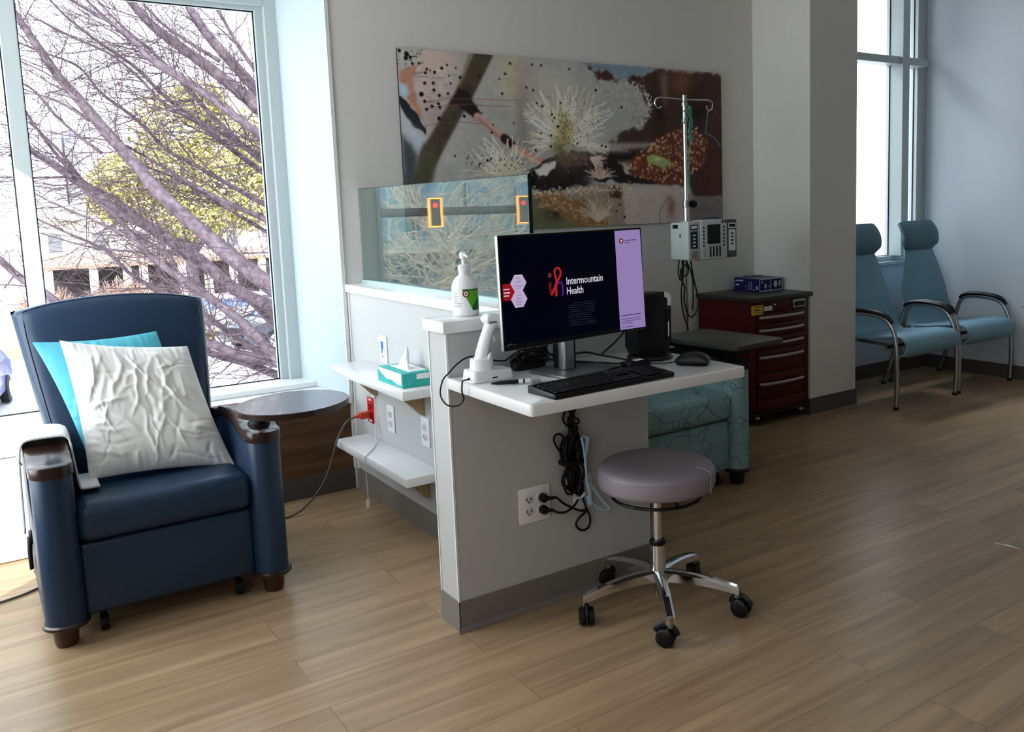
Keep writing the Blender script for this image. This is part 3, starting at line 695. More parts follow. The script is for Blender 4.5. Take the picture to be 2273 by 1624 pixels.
    if cover_leg:
        bm = lathe(B(), [(0, -.006), (.022, -.006), (.024, .0), (.022, .006), (0, .006)], (-.358, .40, .245), 20, axis='x'); tube(bm, [(-.362, .40, .245), (-.366, .37, .20), (-.366, .365, .15)], [.008, .006], 8, flat=1.6)
        obj('recline_lever', bm, M_black, t)
    px, py = .306, .10
    bm = lathe(B(), [(0, 0), (.036, 0), (.036, .012), (.028, .02), (.028, .022), (0, .022)], (px, py, ztop(py)-.006), 24)
    obj('tray_pivot', bm, M_black, t)
    bm = lathe(B(), [(0, 0), (.017, 0), (.017, .012), (.011, .018), (.011, .06), (0, .06)], (px, py, ztop(py)+.014), 20)
    obj('tray_post', bm, M_steel, t)
    if tray == 'round':
        bm = B(); c = (.375, -.07)
        poly = []
        for k in range(64):
            a = 2*pi*k/64; rr = .178+.008*cos(2*(a-R(40)))
            poly.append((c[0]+rr*cos(a), c[1]+rr*sin(a)))
        prism(bm, poly, 'z', .640, .657, .004, seg=2)
        tb = obj('swivel_tray', bm, M_cap, t)
        bm = prism(B(), [(c[0]+(x-c[0])*.985, c[1]+(y-c[1])*.985) for x, y in poly], 'z', .6565, .6585)
        obj('tray_laminate', bm, M_tray, tb)
    else:
        bm = prism(B(), rrect(-.165, .165, -.245, .245, .025), 'z', .625, .645, .004)
        bmesh.ops.transform(bm, matrix=Matrix.Translation((.325, .185, 0)) @ Matrix.Rotation(R(5), 4, 'Z'), verts=bm.verts)
        tb = obj('swivel_tray', bm, M_trayb, t)
        obj('tray_bracket', box(B(), .245, .355, .02, .50, .585, .624, .006), M_blackm, t)
    return t
rec1 = recliner('recliner', 'navy blue vinyl recliner in front of the window, with two pillows on its seat', (-.662, .622, 0), M_navy, 'round')
rec2 = recliner('recliner', 'teal leaf patterned recliner with a charcoal tray, standing behind the desk', (1.325, .43, 0), M_teal, 'square', cover_leg=False, foot=M_black, cap=M_blackm, bw=.9, bx=-.02)

# pillows
def pillow(name, label, m, corners, th, seed, amp, n=48, ncr=30):
    TL, TR, BR, BL = [Vector(c) for c in corners]
    nrm = (TR-TL).cross(BL-TL).normalized(); 
    if nrm.y > 0: nrm = -nrm
    def fp(u, v):
        s, t_ = (u+1)/2, (v+1)/2
        p = (BL*(1-s)+BR*s)*(1-t_)+(TL*(1-s)+TR*s)*t_
        pin = 1-.055*(1-u**2)*abs(v)**3; pin2 = 1-.055*(1-v**2)*abs(u)**3
        c = (TL+TR+BR+BL)/4
        q = p-c; ax = (TR-TL+BR-BL).normalized(); ay = (TL-BL+TR-BR).normalized()
        return c+ax*q.dot(ax)*pin2+ay*q.dot(ay)*pin+nrm*(q.dot(nrm))
    rq = random.Random(int(seed*100)); CR = []
    for k in range(ncr):      # individual creases: (x, y, angle, length, width, height)
        CR.append((rq.uniform(-.75, .85), rq.uniform(-.85, .8), rq.gauss(pi/2+.15, .55) if k % 4 else rq.gauss(.1, .4), rq.uniform(.12, .55), rq.uniform(.014, .045), rq.uniform(.25, 1)**1.5*rq.choice((1.2, 1, -1)), rq.uniform(-.7, .7)))
    def wr(u, v, side):
        w = noise.noise(Vector((u*1.3+seed, v*1.3, seed*.7)))*.9 + noise.noise(Vector((u*3.1+seed, v*3.1, seed)))*.35
        a = 0
        if side > 0:
            for (x, y, an, L, wd, hh, cv) in CR:
                dx, dy = u-x, v-y; p = dx*cos(an)+dy*sin(an); q = -dx*sin(an)+dy*cos(an)+cv*p*p+.04*noise.noise(Vector((p*6, x*9, y)))
                f = 1-(p/L)**2
                if f > 0: a += hh*f*math.exp(-(q/wd)**2)
        edge = max(abs(u), abs(v))**5
        g = noise.noise(Vector(((u if abs(v) > abs(u) else v)*15+seed, seed, 1)))*edge*.9
        return amp*(a+w+g)*(1 if side > 0 else .5)
    bm = slab(B(), fp, nrm, lambda u, v: th*(.35+.65*math.sqrt(max(0, (1-u*u)*(1-v*v)))), n, n, 4, wr=wr, pw=.5)
    return setp(obj(name, bm, m, angle=180), label, 'pillow')
M_pw = mat('white_pillow_cover', (232, 231, 228), .42, spec=.45)
M_pt = mat('turquoise_pillow_cover', (104, 196, 214), .45, spec=.4)
pillow('pillow', 'crumpled white pillow leaning in the seat of the navy recliner', M_pw, [(-.862, 1.02, .862), (-.485, 1.02, .826), (-.437, .845, .425), (-.872, .845, .425)], .060, 2.1, .0062, 150, 80)
pillow('pillow', 'turquoise pillow behind the white one on the navy recliner', M_pt, [(-.930, 1.135, .845), (-.560, 1.135, .880), (-.49, .985, .46), (-.855, .96, .452)], .034, 5.3, .006, 80, 14)

# towel over the left arm
bm = B()
pts = []
prof = [(-.374, .36), (-.371, .42), (-.369, .50), (-.368, .545), (-.362, .588), (-.345, .604), (-.30, .607), (-.255, .604), (-.240, .590), (-.236, .55), (-.232, .50), (-.226, .445), (-.214, .436), (-.17, .437)]
sp = smooth_path([(a, 0, b) for a, b in prof], 4)
G = []
for i, p in enumerate(sp):
    k = i/len(sp); row = []
    y0, y1 = .165+.02*sin(k*5), .36-.05*(k > .7)*(k-.7)*3
    for j in range(9):
        f = j/8; y = y0+(y1-y0)*f
        dz = .012*sin(f*3)+noise.noise(Vector((k*6, f*3, 1)))*.004
        if k < .2: dz -= .05*(1-f)*(1-k/.2)-.02
        row.append(bm.verts.new((p.x+noise.noise(Vector((k*5, f*4, 7)))*.003, y, p.z+(dz if k < .75 else max(0, dz)*.3))))
    G.append(row)
for a, b in zip(G, G[1:]):
    for j in range(8): bm.faces.new((a[j], a[j+1], b[j+1], b[j]))
o = obj('towel', bm, mat('white_towel', (234, 234, 236), .9, bump=.4, bump_scale=500), angle=180)
md = o.modifiers.new('s', 'SOLIDIFY'); md.thickness = .006; md.offset = 1
o.location = (-.662, .622, 0); setp(o, 'folded white towel draped over the left arm of the navy recliner', 'towel')

# ================================================================== GUEST CHAIRS
def guest_chair(label, loc, grp):
    t = thing('patient_chair', label, 'chair', loc, group=grp)
    def hw(k):
        pts = [(0, .275), (.18, .268), (.36, .246), (.52, .196), (.64, .158), (.735, .150), (.77, .17), (.82, .192), (.92, .196), (1, .186)]
        for (a, wa), (b, wb) in zip(pts, pts[1:]):
            if k <= b: s = (k-a)/(b-a); s = s*s*(3-2*s); return wa+(wb-wa)*s
        return pts[-1][1]
    bprof = [(.33, .375), (.385, .42), (.42, .50), (.445, .62), (.468, .75), (.49, .86), (.50, .905)]
    bk = obj('backrest', sheet(B(), bprof, lambda k: hw(k*.76), thick=.034), M_lblue, t, angle=60)
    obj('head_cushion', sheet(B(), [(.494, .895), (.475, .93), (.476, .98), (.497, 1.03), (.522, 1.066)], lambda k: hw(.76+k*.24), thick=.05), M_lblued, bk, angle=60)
    obj('seat', sheet(B(), [(.40, .392), (.28, .395), (.14, .412), (.04, .424), (-.02, .418), (-.052, .385), (-.05, .345), (-.018, .318), (.03, .312)], .262, thick=.030), M_lblue, t, angle=60)
    for s in (-1, 1):
        x = s*.294
        pts = [(x+s*.004, -.012, 0), (x+s*.006, -.018, .15), (x+s*.004, -.012, .32), (x, .006, .44), (x, .05, .515), (x, .12, .545), (x, .22, .553), (x, .30, .548), (x, .35, .52), (x, .385, .43), (x-s*.012, .43, .22), (x-s*.016, .50, 0)]
        sp = smooth_path(pts, 6)
        fr = [p for p in sp if p.y < .06 or p.z > .5][:200]
        ia = next(i for i, p in enumerate(sp) if p.z > .50); ib = max(i for i, p in enumerate(sp) if p.z > .50)
        obj('leg', tube(B(), sp[:ia+1], .0135, 12), M_steel, t)
        obj('leg', tube(B(), sp[ib:], .0135, 12), M_steel, t)
        obj('arm_frame', tube(B(), sp[ia:ib+1], .0135, 12), M_steel, t)
        ap = [(x, .022, .512), (x, .05, .540), (x, .10, .562), (x, .20, .572), (x, .28, .570), (x, .335, .556), (x, .362, .535)]
        obj('armrest', tube(B(), ap, [.013, .021, .021, .021, .019, .013], 12, n=4, flat=.62), M_black, t)
        for y in (-.012, .50): obj('leg_tip', lathe(B(), [(0, -.0), (.016, 0), (.016, .018), (0, .018)], (x+(s*.004 if y < .1 else -s*.016), y, 0), 14), M_rubber, t)
    bm = tube(B(), [(-.29, .07, .36), (.29, .07, .36)], .011, 10); tube(bm, [(-.285, .40, .37), (.285, .40, .37)], .011, 10)
    for s in (-1, 1): tube(bm, [(s*.2, .07, .36), (s*.2, .40, .37)], .009, 8)
    obj('seat_rail', bm, M_steel, t)
    return t
c1 = guest_chair('light blue high-backed armchair right beside the white pier', (3.590, .867, 0), 'blue patient chairs in the recess')
c2 = guest_chair('light blue high-backed armchair in the corner by the right wall', (4.240, .880, 0), 'blue patient chairs in the recess')

# ================================================================== STOOL
t = thing('rolling_stool', 'round grey vinyl stool on a chrome five-arm base in front of the desk', 'stool', (.567, -.244, 0))
bm = lathe(B(), [(0, .395), (.165, .395), (.176, .399), (.181, .41), (.182, .445), (.178, .458), (.165, .467), (.12, .4695), (0, .470)], seg=72)
st = obj('seat', bm, M_ssur, t, angle=60)
obj('welt', tube(B(), [(.1815*cos(a), .1815*sin(a), .448) for a in [2*pi*k/72 for k in range(72)]], .0016, 6, closed=True), M_ssur, st)
a0 = R(-68); pts = [(.1835*cos(a0), .1835*sin(a0), z) for z in (.398, .41, .445, .458)]+[(.166*cos(a0), .166*sin(a0), .468), (.14*cos(a0), .14*sin(a0), .4705)]
obj('seam', tube(B(), pts, .0016, 6, n=3), mat('pale_seam', (176, 170, 174), .5), st)
bm = tube(B(), [(.137*cos(a), .137*sin(a), .366) for a in [2*pi*k/56 for k in range(56)]], .005, 10, closed=True)
for a in (R(20), R(140), R(260)): tube(bm, [(.137*cos(a), .137*sin(a), .366), (.06*cos(a), .06*sin(a), .385)], .0045, 8)
obj('height_ring', bm, M_black, t)
obj('gas_column', lathe(B(), [(0, .2), (.0135, .2), (.0135, .396), (0, .396)], seg=24), M_chrome, t)
obj('collar', lathe(B(), [(0, .208), (.0235, .208), (.026, .212), (.026, .219), (.023, .223), (0, .223)], seg=28), M_black, t)
obj('column_sleeve', lathe(B(), [(0, .04), (.011, .04), (.012, .07), (.020, .095), (.027, .105), (.024, .125), (.0225, .21), (0, .21)], seg=28), M_chrome, t)
for k in range(5):
    a = R(-122+72*k); e = Vector((cos(a), sin(a), 0)); s = Vector((-sin(a), cos(a), 0))
    bm = B(); rings = []
    for i in range(13):
        f = i/12; rr = .02+.23*f; z1 = .127+.010*sin(f*pi*.5)*0-.038*f*f; h = .036-.014*f if f < .93 else .022; w = .018-.004*f
        c = e*rr
        rings.append([bm.verts.new(c+s*x+Vector((0, 0, z))) for x, z in ((-w, z1-h), (w, z1-h), (w*1.05, z1-.006), (w*.6, z1), (-w*.6, z1), (-w*1.05, z1-.006))])
    for p, q in zip(rings, rings[1:]):
        for m_ in range(6): bm.faces.new((p[m_], p[(m_+1) % 6], q[(m_+1) % 6], q[m_]))
    bm.faces.new(rings[0]); bm.faces.new(rings[-1])
    ar = obj('base_arm', bm, M_chrome, t, angle=40)
    c = e*.244
    obj('socket', lathe(B(), [(0, .056), (.0105, .056), (.0105, .088), (.007, .091), (0, .091)], c, 18), M_steel, ar)
    sw = R((35, 200, 320, 80, 150)[k]); ax = Vector((cos(sw), sin(sw), 0)); T = Matrix.Translation(c+Vector((-ax.y, ax.x, 0))*.012) @ Matrix.Rotation(sw, 4, 'Z')
    bm = B()
    for sx in (-.013, .013): lathe(bm, [(0, -.010), (.022, -.010), (.0275, -.006), (.028, 0), (.0275, .006), (.022, .010), (0, .010)], (sx, 0, .028), 24, axis='x')
    tube(bm, [(-.02, 0, .028), (.02, 0, .028)], .007, 8)
    hood = [(0, .03*cos(R(q)), .028+.031*sin(R(q))) for q in range(20, 175, 15)]
    tube(bm, hood, .006, 8, flat=2.2)
    tube(bm, [(0, -.012, .05), (0, -.012, .062)], .008, 8)
    bm.transform(T)
    obj('caster', bm, M_black, t, angle=40)

# ================================================================== DESK + SHELVES
t = obj('worktop', prism(B(), rrect(-.005, .732, -.469, -.0005, .012, 4), 'z', .744, .776, .0035), M_solid)
setp(t, 'white wall-mounted worktop carrying the monitor and keyboard', 'desk')
obj('support_bracket', box(box(B(), .10, .13, -.30, -.001, .70, .7435), .60, .63, -.30, -.001, .70, .7435), M_steel, t, smooth=False)
def shelf(label, y0, y1, z1, brs):
    t = thing('wall_shelf', label, 'shelf', (0, 0, 0))
    obj('board', box(B(), .128, .2765, y0, y1, z1-.034, z1, .003, 2), M_solid, t)
    for y in brs:
        zt = z1-.0345
        poly = [(.2765, zt), (.16, zt), (.165, zt-.01), (.185, zt-.022), (.215, zt-.045), (.24, zt-.075), (.262, zt-.098), (.2765, zt-.104)]
        obj('bracket', prism(B(), poly, 'y', y-.016, y+.016, .002), M_brkt, t, angle=25)
    return t
shelf('upper white shelf on oak brackets, holding the tissue box', .645, 1.41, .612, (.81, 1.29))
shelf('lower white shelf on oak brackets, under the red outlet', .655, 1.40, .286, (.80, 1.30))

# wall plates
def plate_side(name, label, y, z, m, kind, cat='outlet'):
    t = thing(name, label, cat, (.277, y, z), R(-90))   # local x -> -y ; local -y -> -x
    obj('cover_plate', box(B(), -.036, .036, -.006, 0, -.057, .057, .003, 2), m, t)
    return t
def slots(bm, x, z, s=1.):
    box(bm, x-.0085*s, x-.006*s, -.0105, -.0085, z-.002, z+.007); box(bm, x+.006*s, x+.0085*s, -.0105, -.0085, z-.001, z+.006); box(bm, x-.002, x+.002, -.0105, -.0085, z-.010, z-.006)
def duplex(t, mm, ms, xs=(0,)):
    for x in xs:
        for z in (.0195, -.0195):
            r = obj('receptacle', prism(B(), rrect(x-.0165, x+.0165, z-.0135, z+.0135, .011, 5), 'y', -.009, -.005, .001), mm, t)
            bm = B(); slots(bm, x, z); obj('slots', bm, ms, r, smooth=False)
p = plate_side('network_outlet', 'white data outlet plate with a blue sticker above the upper shelf', 1.165, .690, M_white, 0, 'outlet')
obj('jack_insert', box(B(), -.018, .018, -.009, -.005, -.036, .036, .001, 1), M_white, p)
bm = box(B(), -.012, .012, -.0102, -.009, .002, .034); box(bm, -.009, -.003, -.0102, -.009, -.018, .0); box(bm, .001, .007, -.0102, -.009, -.008, .0); box(bm, -.003, .003, -.0102, -.009, -.034, -.026)
obj('blue_sticker', bm, mat('blue_ink', (70, 112, 178), .5), p, smooth=False)
p = plate_side('emergency_outlet', 'red emergency power outlet between the two shelves', 1.352, .40, M_red, 0)
duplex(p, M_red, M_blackm)
obj('lettering', box(box(B(), -.014, .014, -.0066, -.006, .043, .050), -.016, .016, -.0066, -.006, -.051, -.041), M_white, p, smooth=False)
p = plate_side('power_outlet', 'white duplex outlet between the shelves, right of the red one', 1.130, .402, M_white, 0)
duplex(p, M_whiteb, M_inkg)
p = plate_side('power_outlet', 'white duplex outlet between the shelves, nearest the partition end', .790, .412, M_white, 0)
duplex(p, M_whiteb, M_inkg)
t = thing('quad_outlet', 'white four-way outlet plate low on the partition with two black plugs in it', 'outlet', (.272, 0, .338))
obj('cover_plate', box(B(), -.057, .057, -.006, 0, -.057, .057, .003, 2), M_white, t)
duplex(t, M_whiteb, M_ink, (-.023, .023))
t = thing('data_plate', 'white blank plate on the partition half hidden by the cable bundle and stool', 'outlet', (.455, 0, .339))
obj('cover_plate', box(B(), -.036, .036, -.006, 0, -.057, .057, .003, 2), M_white, t)
obj('jack_insert', box(B(), -.017, .017, -.009, -.005, -.033, .033, .001, 1), M_whiteb, t)

# red plug and grey cord running to the floor
t = thing('appliance_cable', 'grey cord with an orange plug running from the red outlet down to the floor', 'cord', (0, 0, 0))
bm = prism(B(), [(1.338, .368), (1.366, .368), (1.366, .396), (1.338, .396)], 'x', .222, .266, .004); tube(bm, [(.222, 1.352, .382), (.196, 1.352, .379)], [.010, .005], 10)
obj('plug', bm, M_orange, t)
pts = [(.20, 1.352, .38), (.16, 1.35, .365), (.115, 1.345, .30), (.085, 1.34, .22), (.045, 1.34, .13), (-.02, 1.35, .05), (-.10, 1.35, .008), (-.25, 1.36, .005), (-.6, 1.40, .005), (-.9, 1.30, .005), (-1.0, 1.21, .005), (-1.12, 1.15, .005), (-1.4, 1.1, .005)]
obj('cable', tube(B(), pts, .0042, 8, n=8), M_cordg, t)
# call cord
t = thing('pull_cord', 'thin white pull cord hanging over the lower shelf down to a small toggle', 'cord', (0, 0, 0))
obj('string', tube(B(), [(.272, 1.30, .47), (.262, 1.28, .36), (.25, 1.25, .300), (.20, 1.15, .2895), (.135, 1.06, .2895), (.1225, 1.05, .275), (.122, 1.045, .2), (.122, 1.04, .11)], .0022, 6, n=5), M_whiteb, t)
obj('toggle', lathe(B(), [(0, .075), (.008, .075), (.0095, .08), (.0095, .104), (.004, .112), (0, .112)], (.122, 1.04, 0), 14), M_whiteb, t)
obj('wall_eye', box(B(), .266, .277, 1.29, 1.31, .462, .478, .002), M_white, t)

# tissue box
t = thing('tissue_box', 'teal and white tissue box with a tissue pulled up, on the upper shelf', 'tissue box', (.209, .815, .6125))
obj('carton', box(B(), -.057, .057, -.117, .117, 0, .054, .002, 1), M_tiss, t)
bm = prism(B(), [(-.112, .012), (-.085, .008), (-.02, .02), (.03, .018), (.08, .035), (.112, .048), (.112, .0535), (-.112, .0535)], 'x', -.0580, -.0572)
prism(bm, [(-.02, .0545), (.055, .0545), (.055, .0549), (-.02, .0549)], 'y', -.09, .09)
obj('white_print', bm, M_paper, t, smooth=False)
bm = box(B(), .0, .05, -.1178, -.1172, .028, .048, 0); obj('front_print', bm, M_paper, t, smooth=False)
bm = B(); G = []
for i in range(25):
    a = 2*pi*i/24; row = []
    for j in range(10):
        f = j/9; r = .030*(1-f)**.8*(1+.35*sin(a*3+f*3)*(.3+f))+.003; z = f*.078*(1+.12*sin(a*2+1))
        row.append(bm.verts.new((r*cos(a)*.55+.008*f, r*sin(a)*1.15-.018*f*f-.01, .0545+z)))
    G.append(row)
for a, b in zip(G, G[1:]):
    for j in range(9): bm.faces.new((a[j], a[j+1], b[j+1], b[j]))
obj('tissue', bm, M_paper, t, angle=50)

# sanitiser bottle
t = thing('sanitizer_bottle', 'white pump bottle of hand sanitizer with a green label on the partition ledge', 'bottle', (.112, .085, .9405))
obj('bottle_body', lathe(B(), [(0, 0), (.036, 0), (.0395, .004), (.040, .02), (.040, .085), (.038, .097), (.030, .112), (.020, .120), (.0165, .122), (.0165, .136), (0, .136)], seg=48), M_white, t)
obj('pump_collar', lathe(B(), [(0, .134), (.0185, .134), (.0185, .150), (.012, .154), (0, .154)], seg=32), M_white, t)
bm = lathe(B(), [(0, .15), (.006, .15), (.006, .168), (.011, .171), (.0125, .186), (.009, .190), (0, .190)], seg=24)
tube(bm, [(0, 0, .182), (-.003, -.02, .182), (-.004, -.036, .176)], [.0055, .004], 10, flat=.8)
obj('pump_head', bm, M_white, t)
def curved(bm, a0, a1, zf0, zf1, r, m=20, mi=0):
    rows = []
    for i in range(m+1):
        f = i/m; a = a0+(a1-a0)*f; rows.append([bm.verts.new((r*cos(a), r*sin(a), z)) for z in (zf0(f), zf1(f))])
    for p, q in zip(rows, rows[1:]):
        if (p[0].co-p[1].co).length+(q[0].co-q[1].co).length > 1e-5: bm.faces.new((p[0], q[0], q[1], p[1])).material_index = mi
ca = math.atan2(-2.38, -1.21)
lb = obj('label', (lambda bm: (curved(bm, ca-1.2, ca+1.25, lambda f: .016, lambda f: .084, .0403), bm)[1])(B()), M_paper, t)
bm = B(); curved(bm, ca-.18, ca+1.15, lambda f: .075-.057*min(1, f/.55) if f < .55 else .018, lambda f: .082, .0407, 24); obj('green_band', bm, M_green, lb)
bm = B(); curved(bm, ca+.5, ca+1.15, lambda f: .018, lambda f: .030+.03*f, .0409); curved(bm, ca-.16, ca+1.15, lambda f: .0775, lambda f: .082, .0409); obj('dark_green_band', bm, M_greend, lb)
def disc_on(bm, a, z, r0, R_, k=18):
    vs = []
    for i in range(k):
        q = 2*pi*i/k; vs.append(bm.verts.new((R_*cos(a+r0*cos(q)/R_), R_*sin(a+r0*cos(q)/R_), z+r0*sin(q))))
    bm.faces.new(vs)
bm = B(); disc_on(bm, ca+.06, .068, .0105, .0411); obj('red_badge', bm, mat('maroon_badge', (140, 32, 30), .5), lb)
bm = B(); disc_on(bm, ca+.06, .068, .0065, .0413); obj('badge_centre', bm, M_paper, lb)
bm = B(); disc_on(bm, ca+.06, .068, .003, .0415); obj('badge_dot', bm, mat('maroon_badge2', (120, 22, 26), .5), lb)
bm = B(); rr = random.Random(4)
for k in range(9):
    z = .070-k*.0052; curved(bm, ca-1.05, ca-1.05+rr.uniform(.35, .8), lambda f: z, lambda f: z+.0012, .0406, 6)
obj('fine_print', bm, M_inkg, lb)

# barcode scanner
t = thing('scanner_cradle', 'white charging cradle for the handheld scanner at the left end of the desk', 'cradle', (.078, -.098, .7765), R(4))
bm = prism(B(), rrect(-.068, .066, -.040, .034, .012, 5), 'z', 0, .030, .004, seg=3)
for v in bm.verts:
    if v.co.z > .02: v.co.x *= .95; v.co.y = v.co.y*.93; v.co.z += .004*(-v.co.x/.07)
b_ = obj('cradle_base', bm, M_white, t)
bm = lathe(B(), [(0, .026), (.034, .026), (.034, .030), (.032, .062), (.029, .064), (.027, .060), (0, .050)], (-.022, -.004, 0), 36)
for v in bm.verts:
    if v.co.z > .05 and v.co.x > -.015: v.co.z += .016
obj('cup', bm, M_white, b_)
obj('port', box(box(B(), -.0695, -.0665, -.012, -.004, .008, .014), .0-.01, .008, -.0405, -.039, .008, .011), M_black, b_, smooth=False)
t2 = thing('barcode_scanner', 'white handheld barcode scanner standing upright in its cradle', 'scanner', (.078, -.098, .7765), R(4))
sp = smooth_path([(-.026, -.004, .056), (-.016, -.003, .085), (-.004, -.001, .115), (.008, .0, .14), (.020, .002, .158)], 6)
bm = tube(B(), sp, [.021, .0205, .019, .018, .021], 24, flat=.82)
obj('handle', bm, M_white, t2, angle=60)
bm = slab(B(), lambda u, v: Vector((.022+.026*u+.012*max(0, u), .002+.020*v, .167-.006*u*u*(u > 0)-.004*u)), (0, 0, 1), lambda u, v: .019, 16, 12, 3)
hd = obj('head', bm, M_white, t2, angle=80)
obj('lamp_window', box(B(), .0, .026, -.021, -.017, .160, .165, .001, 1), M_inkg, hd)
obj('trigger', tube(B(), [(.020, .002, .120), (.026, .002, .112), (.024, .002, .104)], .006, 10), M_white, t2)
c_ = thing('scanner_cable', 'thin black cable looping off the left edge of the desk from the scanner cradle', 'cable', (0, 0, 0))
pts = [(.012, -.112, .786), (-.012, -.118, .786), (-.020, -.13, .782), (-.022, -.13, .76), (-.016, -.125, .735), (-.03, -.115, .718), (-.055, -.10, .722), (-.066, -.085, .750), (-.05, -.07, .785), (-.02, -.05, .80), (.02, -.03, .82), (.06, -.02, .832), (.10, -.022, .826), (.14, -.02, .812), (.18, -.02, .805)]
obj('cable', tube(B(), pts, .0023, 8, n=8), M_cord, c_)

# marker pen
t = thing('marker_pen', 'black capped marker with a white printed barrel lying on the desk', 'pen', (.034, -.196, .783), math.atan2(-.062, .155))
obj('cap', tube(B(), [(0, 0, 0), (.02, 0, .0005), (.06, 0, .001), (.075, 0, .001)], [.002, .0052, .0064, .0062], 14), M_black, t)
obj('barrel', tube(B(), [(.075, 0, .001), (.108, 0, .001)], .0058, 14), M_paper, t)
obj('print', tube(B(), [(.088, 0, .001), (.093, 0, .001)], .0059, 14), M_ink, t)
t = thing('syringe_tube', 'small clear plastic tube lying at the end of the marker on the desk', 'tube', (.137, -.240, .7815), math.atan2(-.045, .16))
obj('barrel', tube(B(), [(0, 0, 0), (.025, 0, 0)], .0052, 12), mat('grey_plastic', (150, 152, 156), .3), t)
obj('sleeve', tube(B(), [(.025, 0, 0), (.062, 0, 0)], .0048, 12), mat('clearish_plastic', (214, 216, 216), .2), t)

# keyboard
t = thing('keyboard', 'black full size keyboard along the front edge of the desk', 'keyboard', (.272, -.392, .7765), R(3.2))
bm = prism(B(), rrect(-.207, .207, -.062, .064, .006, 3), 'z', 0, .013, .002)
for v in bm.verts:
    if v.co.z > .006: v.co.z += (v.co.y+.062)*.06
obj('case', bm, M_black, t)
km = {}
def key(x, y, w, d=.0145):
    k = (round(w, 4), round(d, 4))
    if k not in km:
        o = obj('key', prism(B(), rrect(-w/2, w/2, -d/2, d/2, .0018, 2), 'z', 0, .0028, .0006, seg=1), M_key, t); km[k] = o
    else:
        o = km[k].copy(); COL.objects.link(o); o.parent = t
    o.location = (x, y, .0142+(y+.062)*.06); o.rotation_euler = (math.atan(.06), 0, 0)
P_ = .0172
rows = [(-.046, [1.25, 1.25, 1.25, 5.6, 1.25, 1.25, 1.25]), (-.0285, [2.0]+[1]*10+[2.1]), (-.011, [1.7]+[1]*11+[1.4]), (.0065, [1.4]+[1]*12+[1.0]), (.024, [1]*13+[1.6])]
for y, ws in rows:
    sx = (13.9*P_)/sum(ws); x = -.2005
    for w in ws: key(x+w*sx/2, y, round(w*sx-.0024, 4)); x += w*sx
x = -.2005
for k in range(13): key(x+k*.0184+.008, .0455, .0148, .0105)
for c in range(3):
    for y in (.024, .0065): key(.050+c*P_, y, .0148)
for c in range(3): key(.050+c*P_, -.046, .0148)
key(.050+P_, -.0285, .0148)
for c in range(4):
    for y in (.024, .0065, -.011, -.0285): key(.112+c*P_*1.25+.006, y, .0185)
key(.112+P_*.6+.006, -.046, .040); key(.112+2*P_*1.25+.006, -.046, .0185)

# mouse
t = thing('computer_mouse', 'black computer mouse near the right end of the desk', 'mouse', (.640, -.338, .7765), R(128))
def mp_(u, v):
    y = v*.030*(1-.10*max(0, u)**2); x = u*.052
    return Vector((x, y, .012))
def mth(u, v): return .013+.013*(1-((u+.25)/1.25)**2)
bm = slab(B(), mp_, (0, 0, 1), mth, 22, 16, 3)
for v in bm.verts:
    if v.co.z < .003: v.co.z = .001
    elif v.co.z < .012: v.co.z = max(.001, v.co.z)
m_ = obj('shell', bm, M_black, t, angle=80)
obj('scroll_wheel', lathe(B(), [(0, -.003), (.007, -.003), (.008, 0), (.007, .003), (0, .003)], (.03, 0, .0265), 16, axis='y'), M_rubber, m_)
obj('cable', tube(B(), [(.05, 0, .008), (.075, .002, .003), (.10, .010, .003), (.13, .012, .003)], .0016, 6, n=6), M_cord, t)

# docking hub
t = thing('usb_hub', 'small black hub with a white sticker behind the keyboard', 'hub', (.500, -.243, .7765), R(8))
hb = obj('case', prism(B(), rrect(-.045, .045, -.022, .022, .006, 4), 'z', 0, .018, .003), M_black, t)
obj('sticker', prism(B(), rrect(-.005, .026, -.010, .012, .002, 2), 'z', .018, .0188), M_paper, hb, smooth=False)

# thin client / terminal
t = thing('desktop_terminal', 'black rounded desktop terminal on a round foot with white labels, right of the monitor', 'computer', (.622, -.158, .7765), R(10))
obj('round_foot', lathe(B(), [(0, 0), (.070, 0), (.073, .004), (.068, .012), (.03, .014), (0, .014)], seg=40), M_black, t)
bd = obj('casing', prism(B(), rrect(-.080, .076, .012, .205, .030, 8), 'y', -.026, .030, .010, seg=4), M_black, t, angle=50)
obj('front_panel', prism(B(), rrect(-.076, .044, .020, .198, .024, 8), 'y', -.0275, -.0255, .0008), M_blackm, bd)
bm = B(); outer = []; inner = []
for k in range(9):
    a = R(96-88*k/8); outer.append((.050+.0285*cos(a)-.002, .180+.0275*sin(a)-.003)); inner.append((.050+.014*cos(a)-.004, .178+.014*sin(a)-.003))
outer.append((.0765, .160)); inner.append((.060, .160))
prism(bm, outer+inner[::-1], 'y', -.0278, -.0262); obj('white_label', bm, M_paper, bd, smooth=False)
obj('status_strip', box(B(), .058, .064, -.0285, -.026, .062, .110, .001, 1), M_paper, bd)
obj('port_strip', box(B(), .052, .070, -.0278, -.0262, .05, .15), M_black, bd, smooth=False)

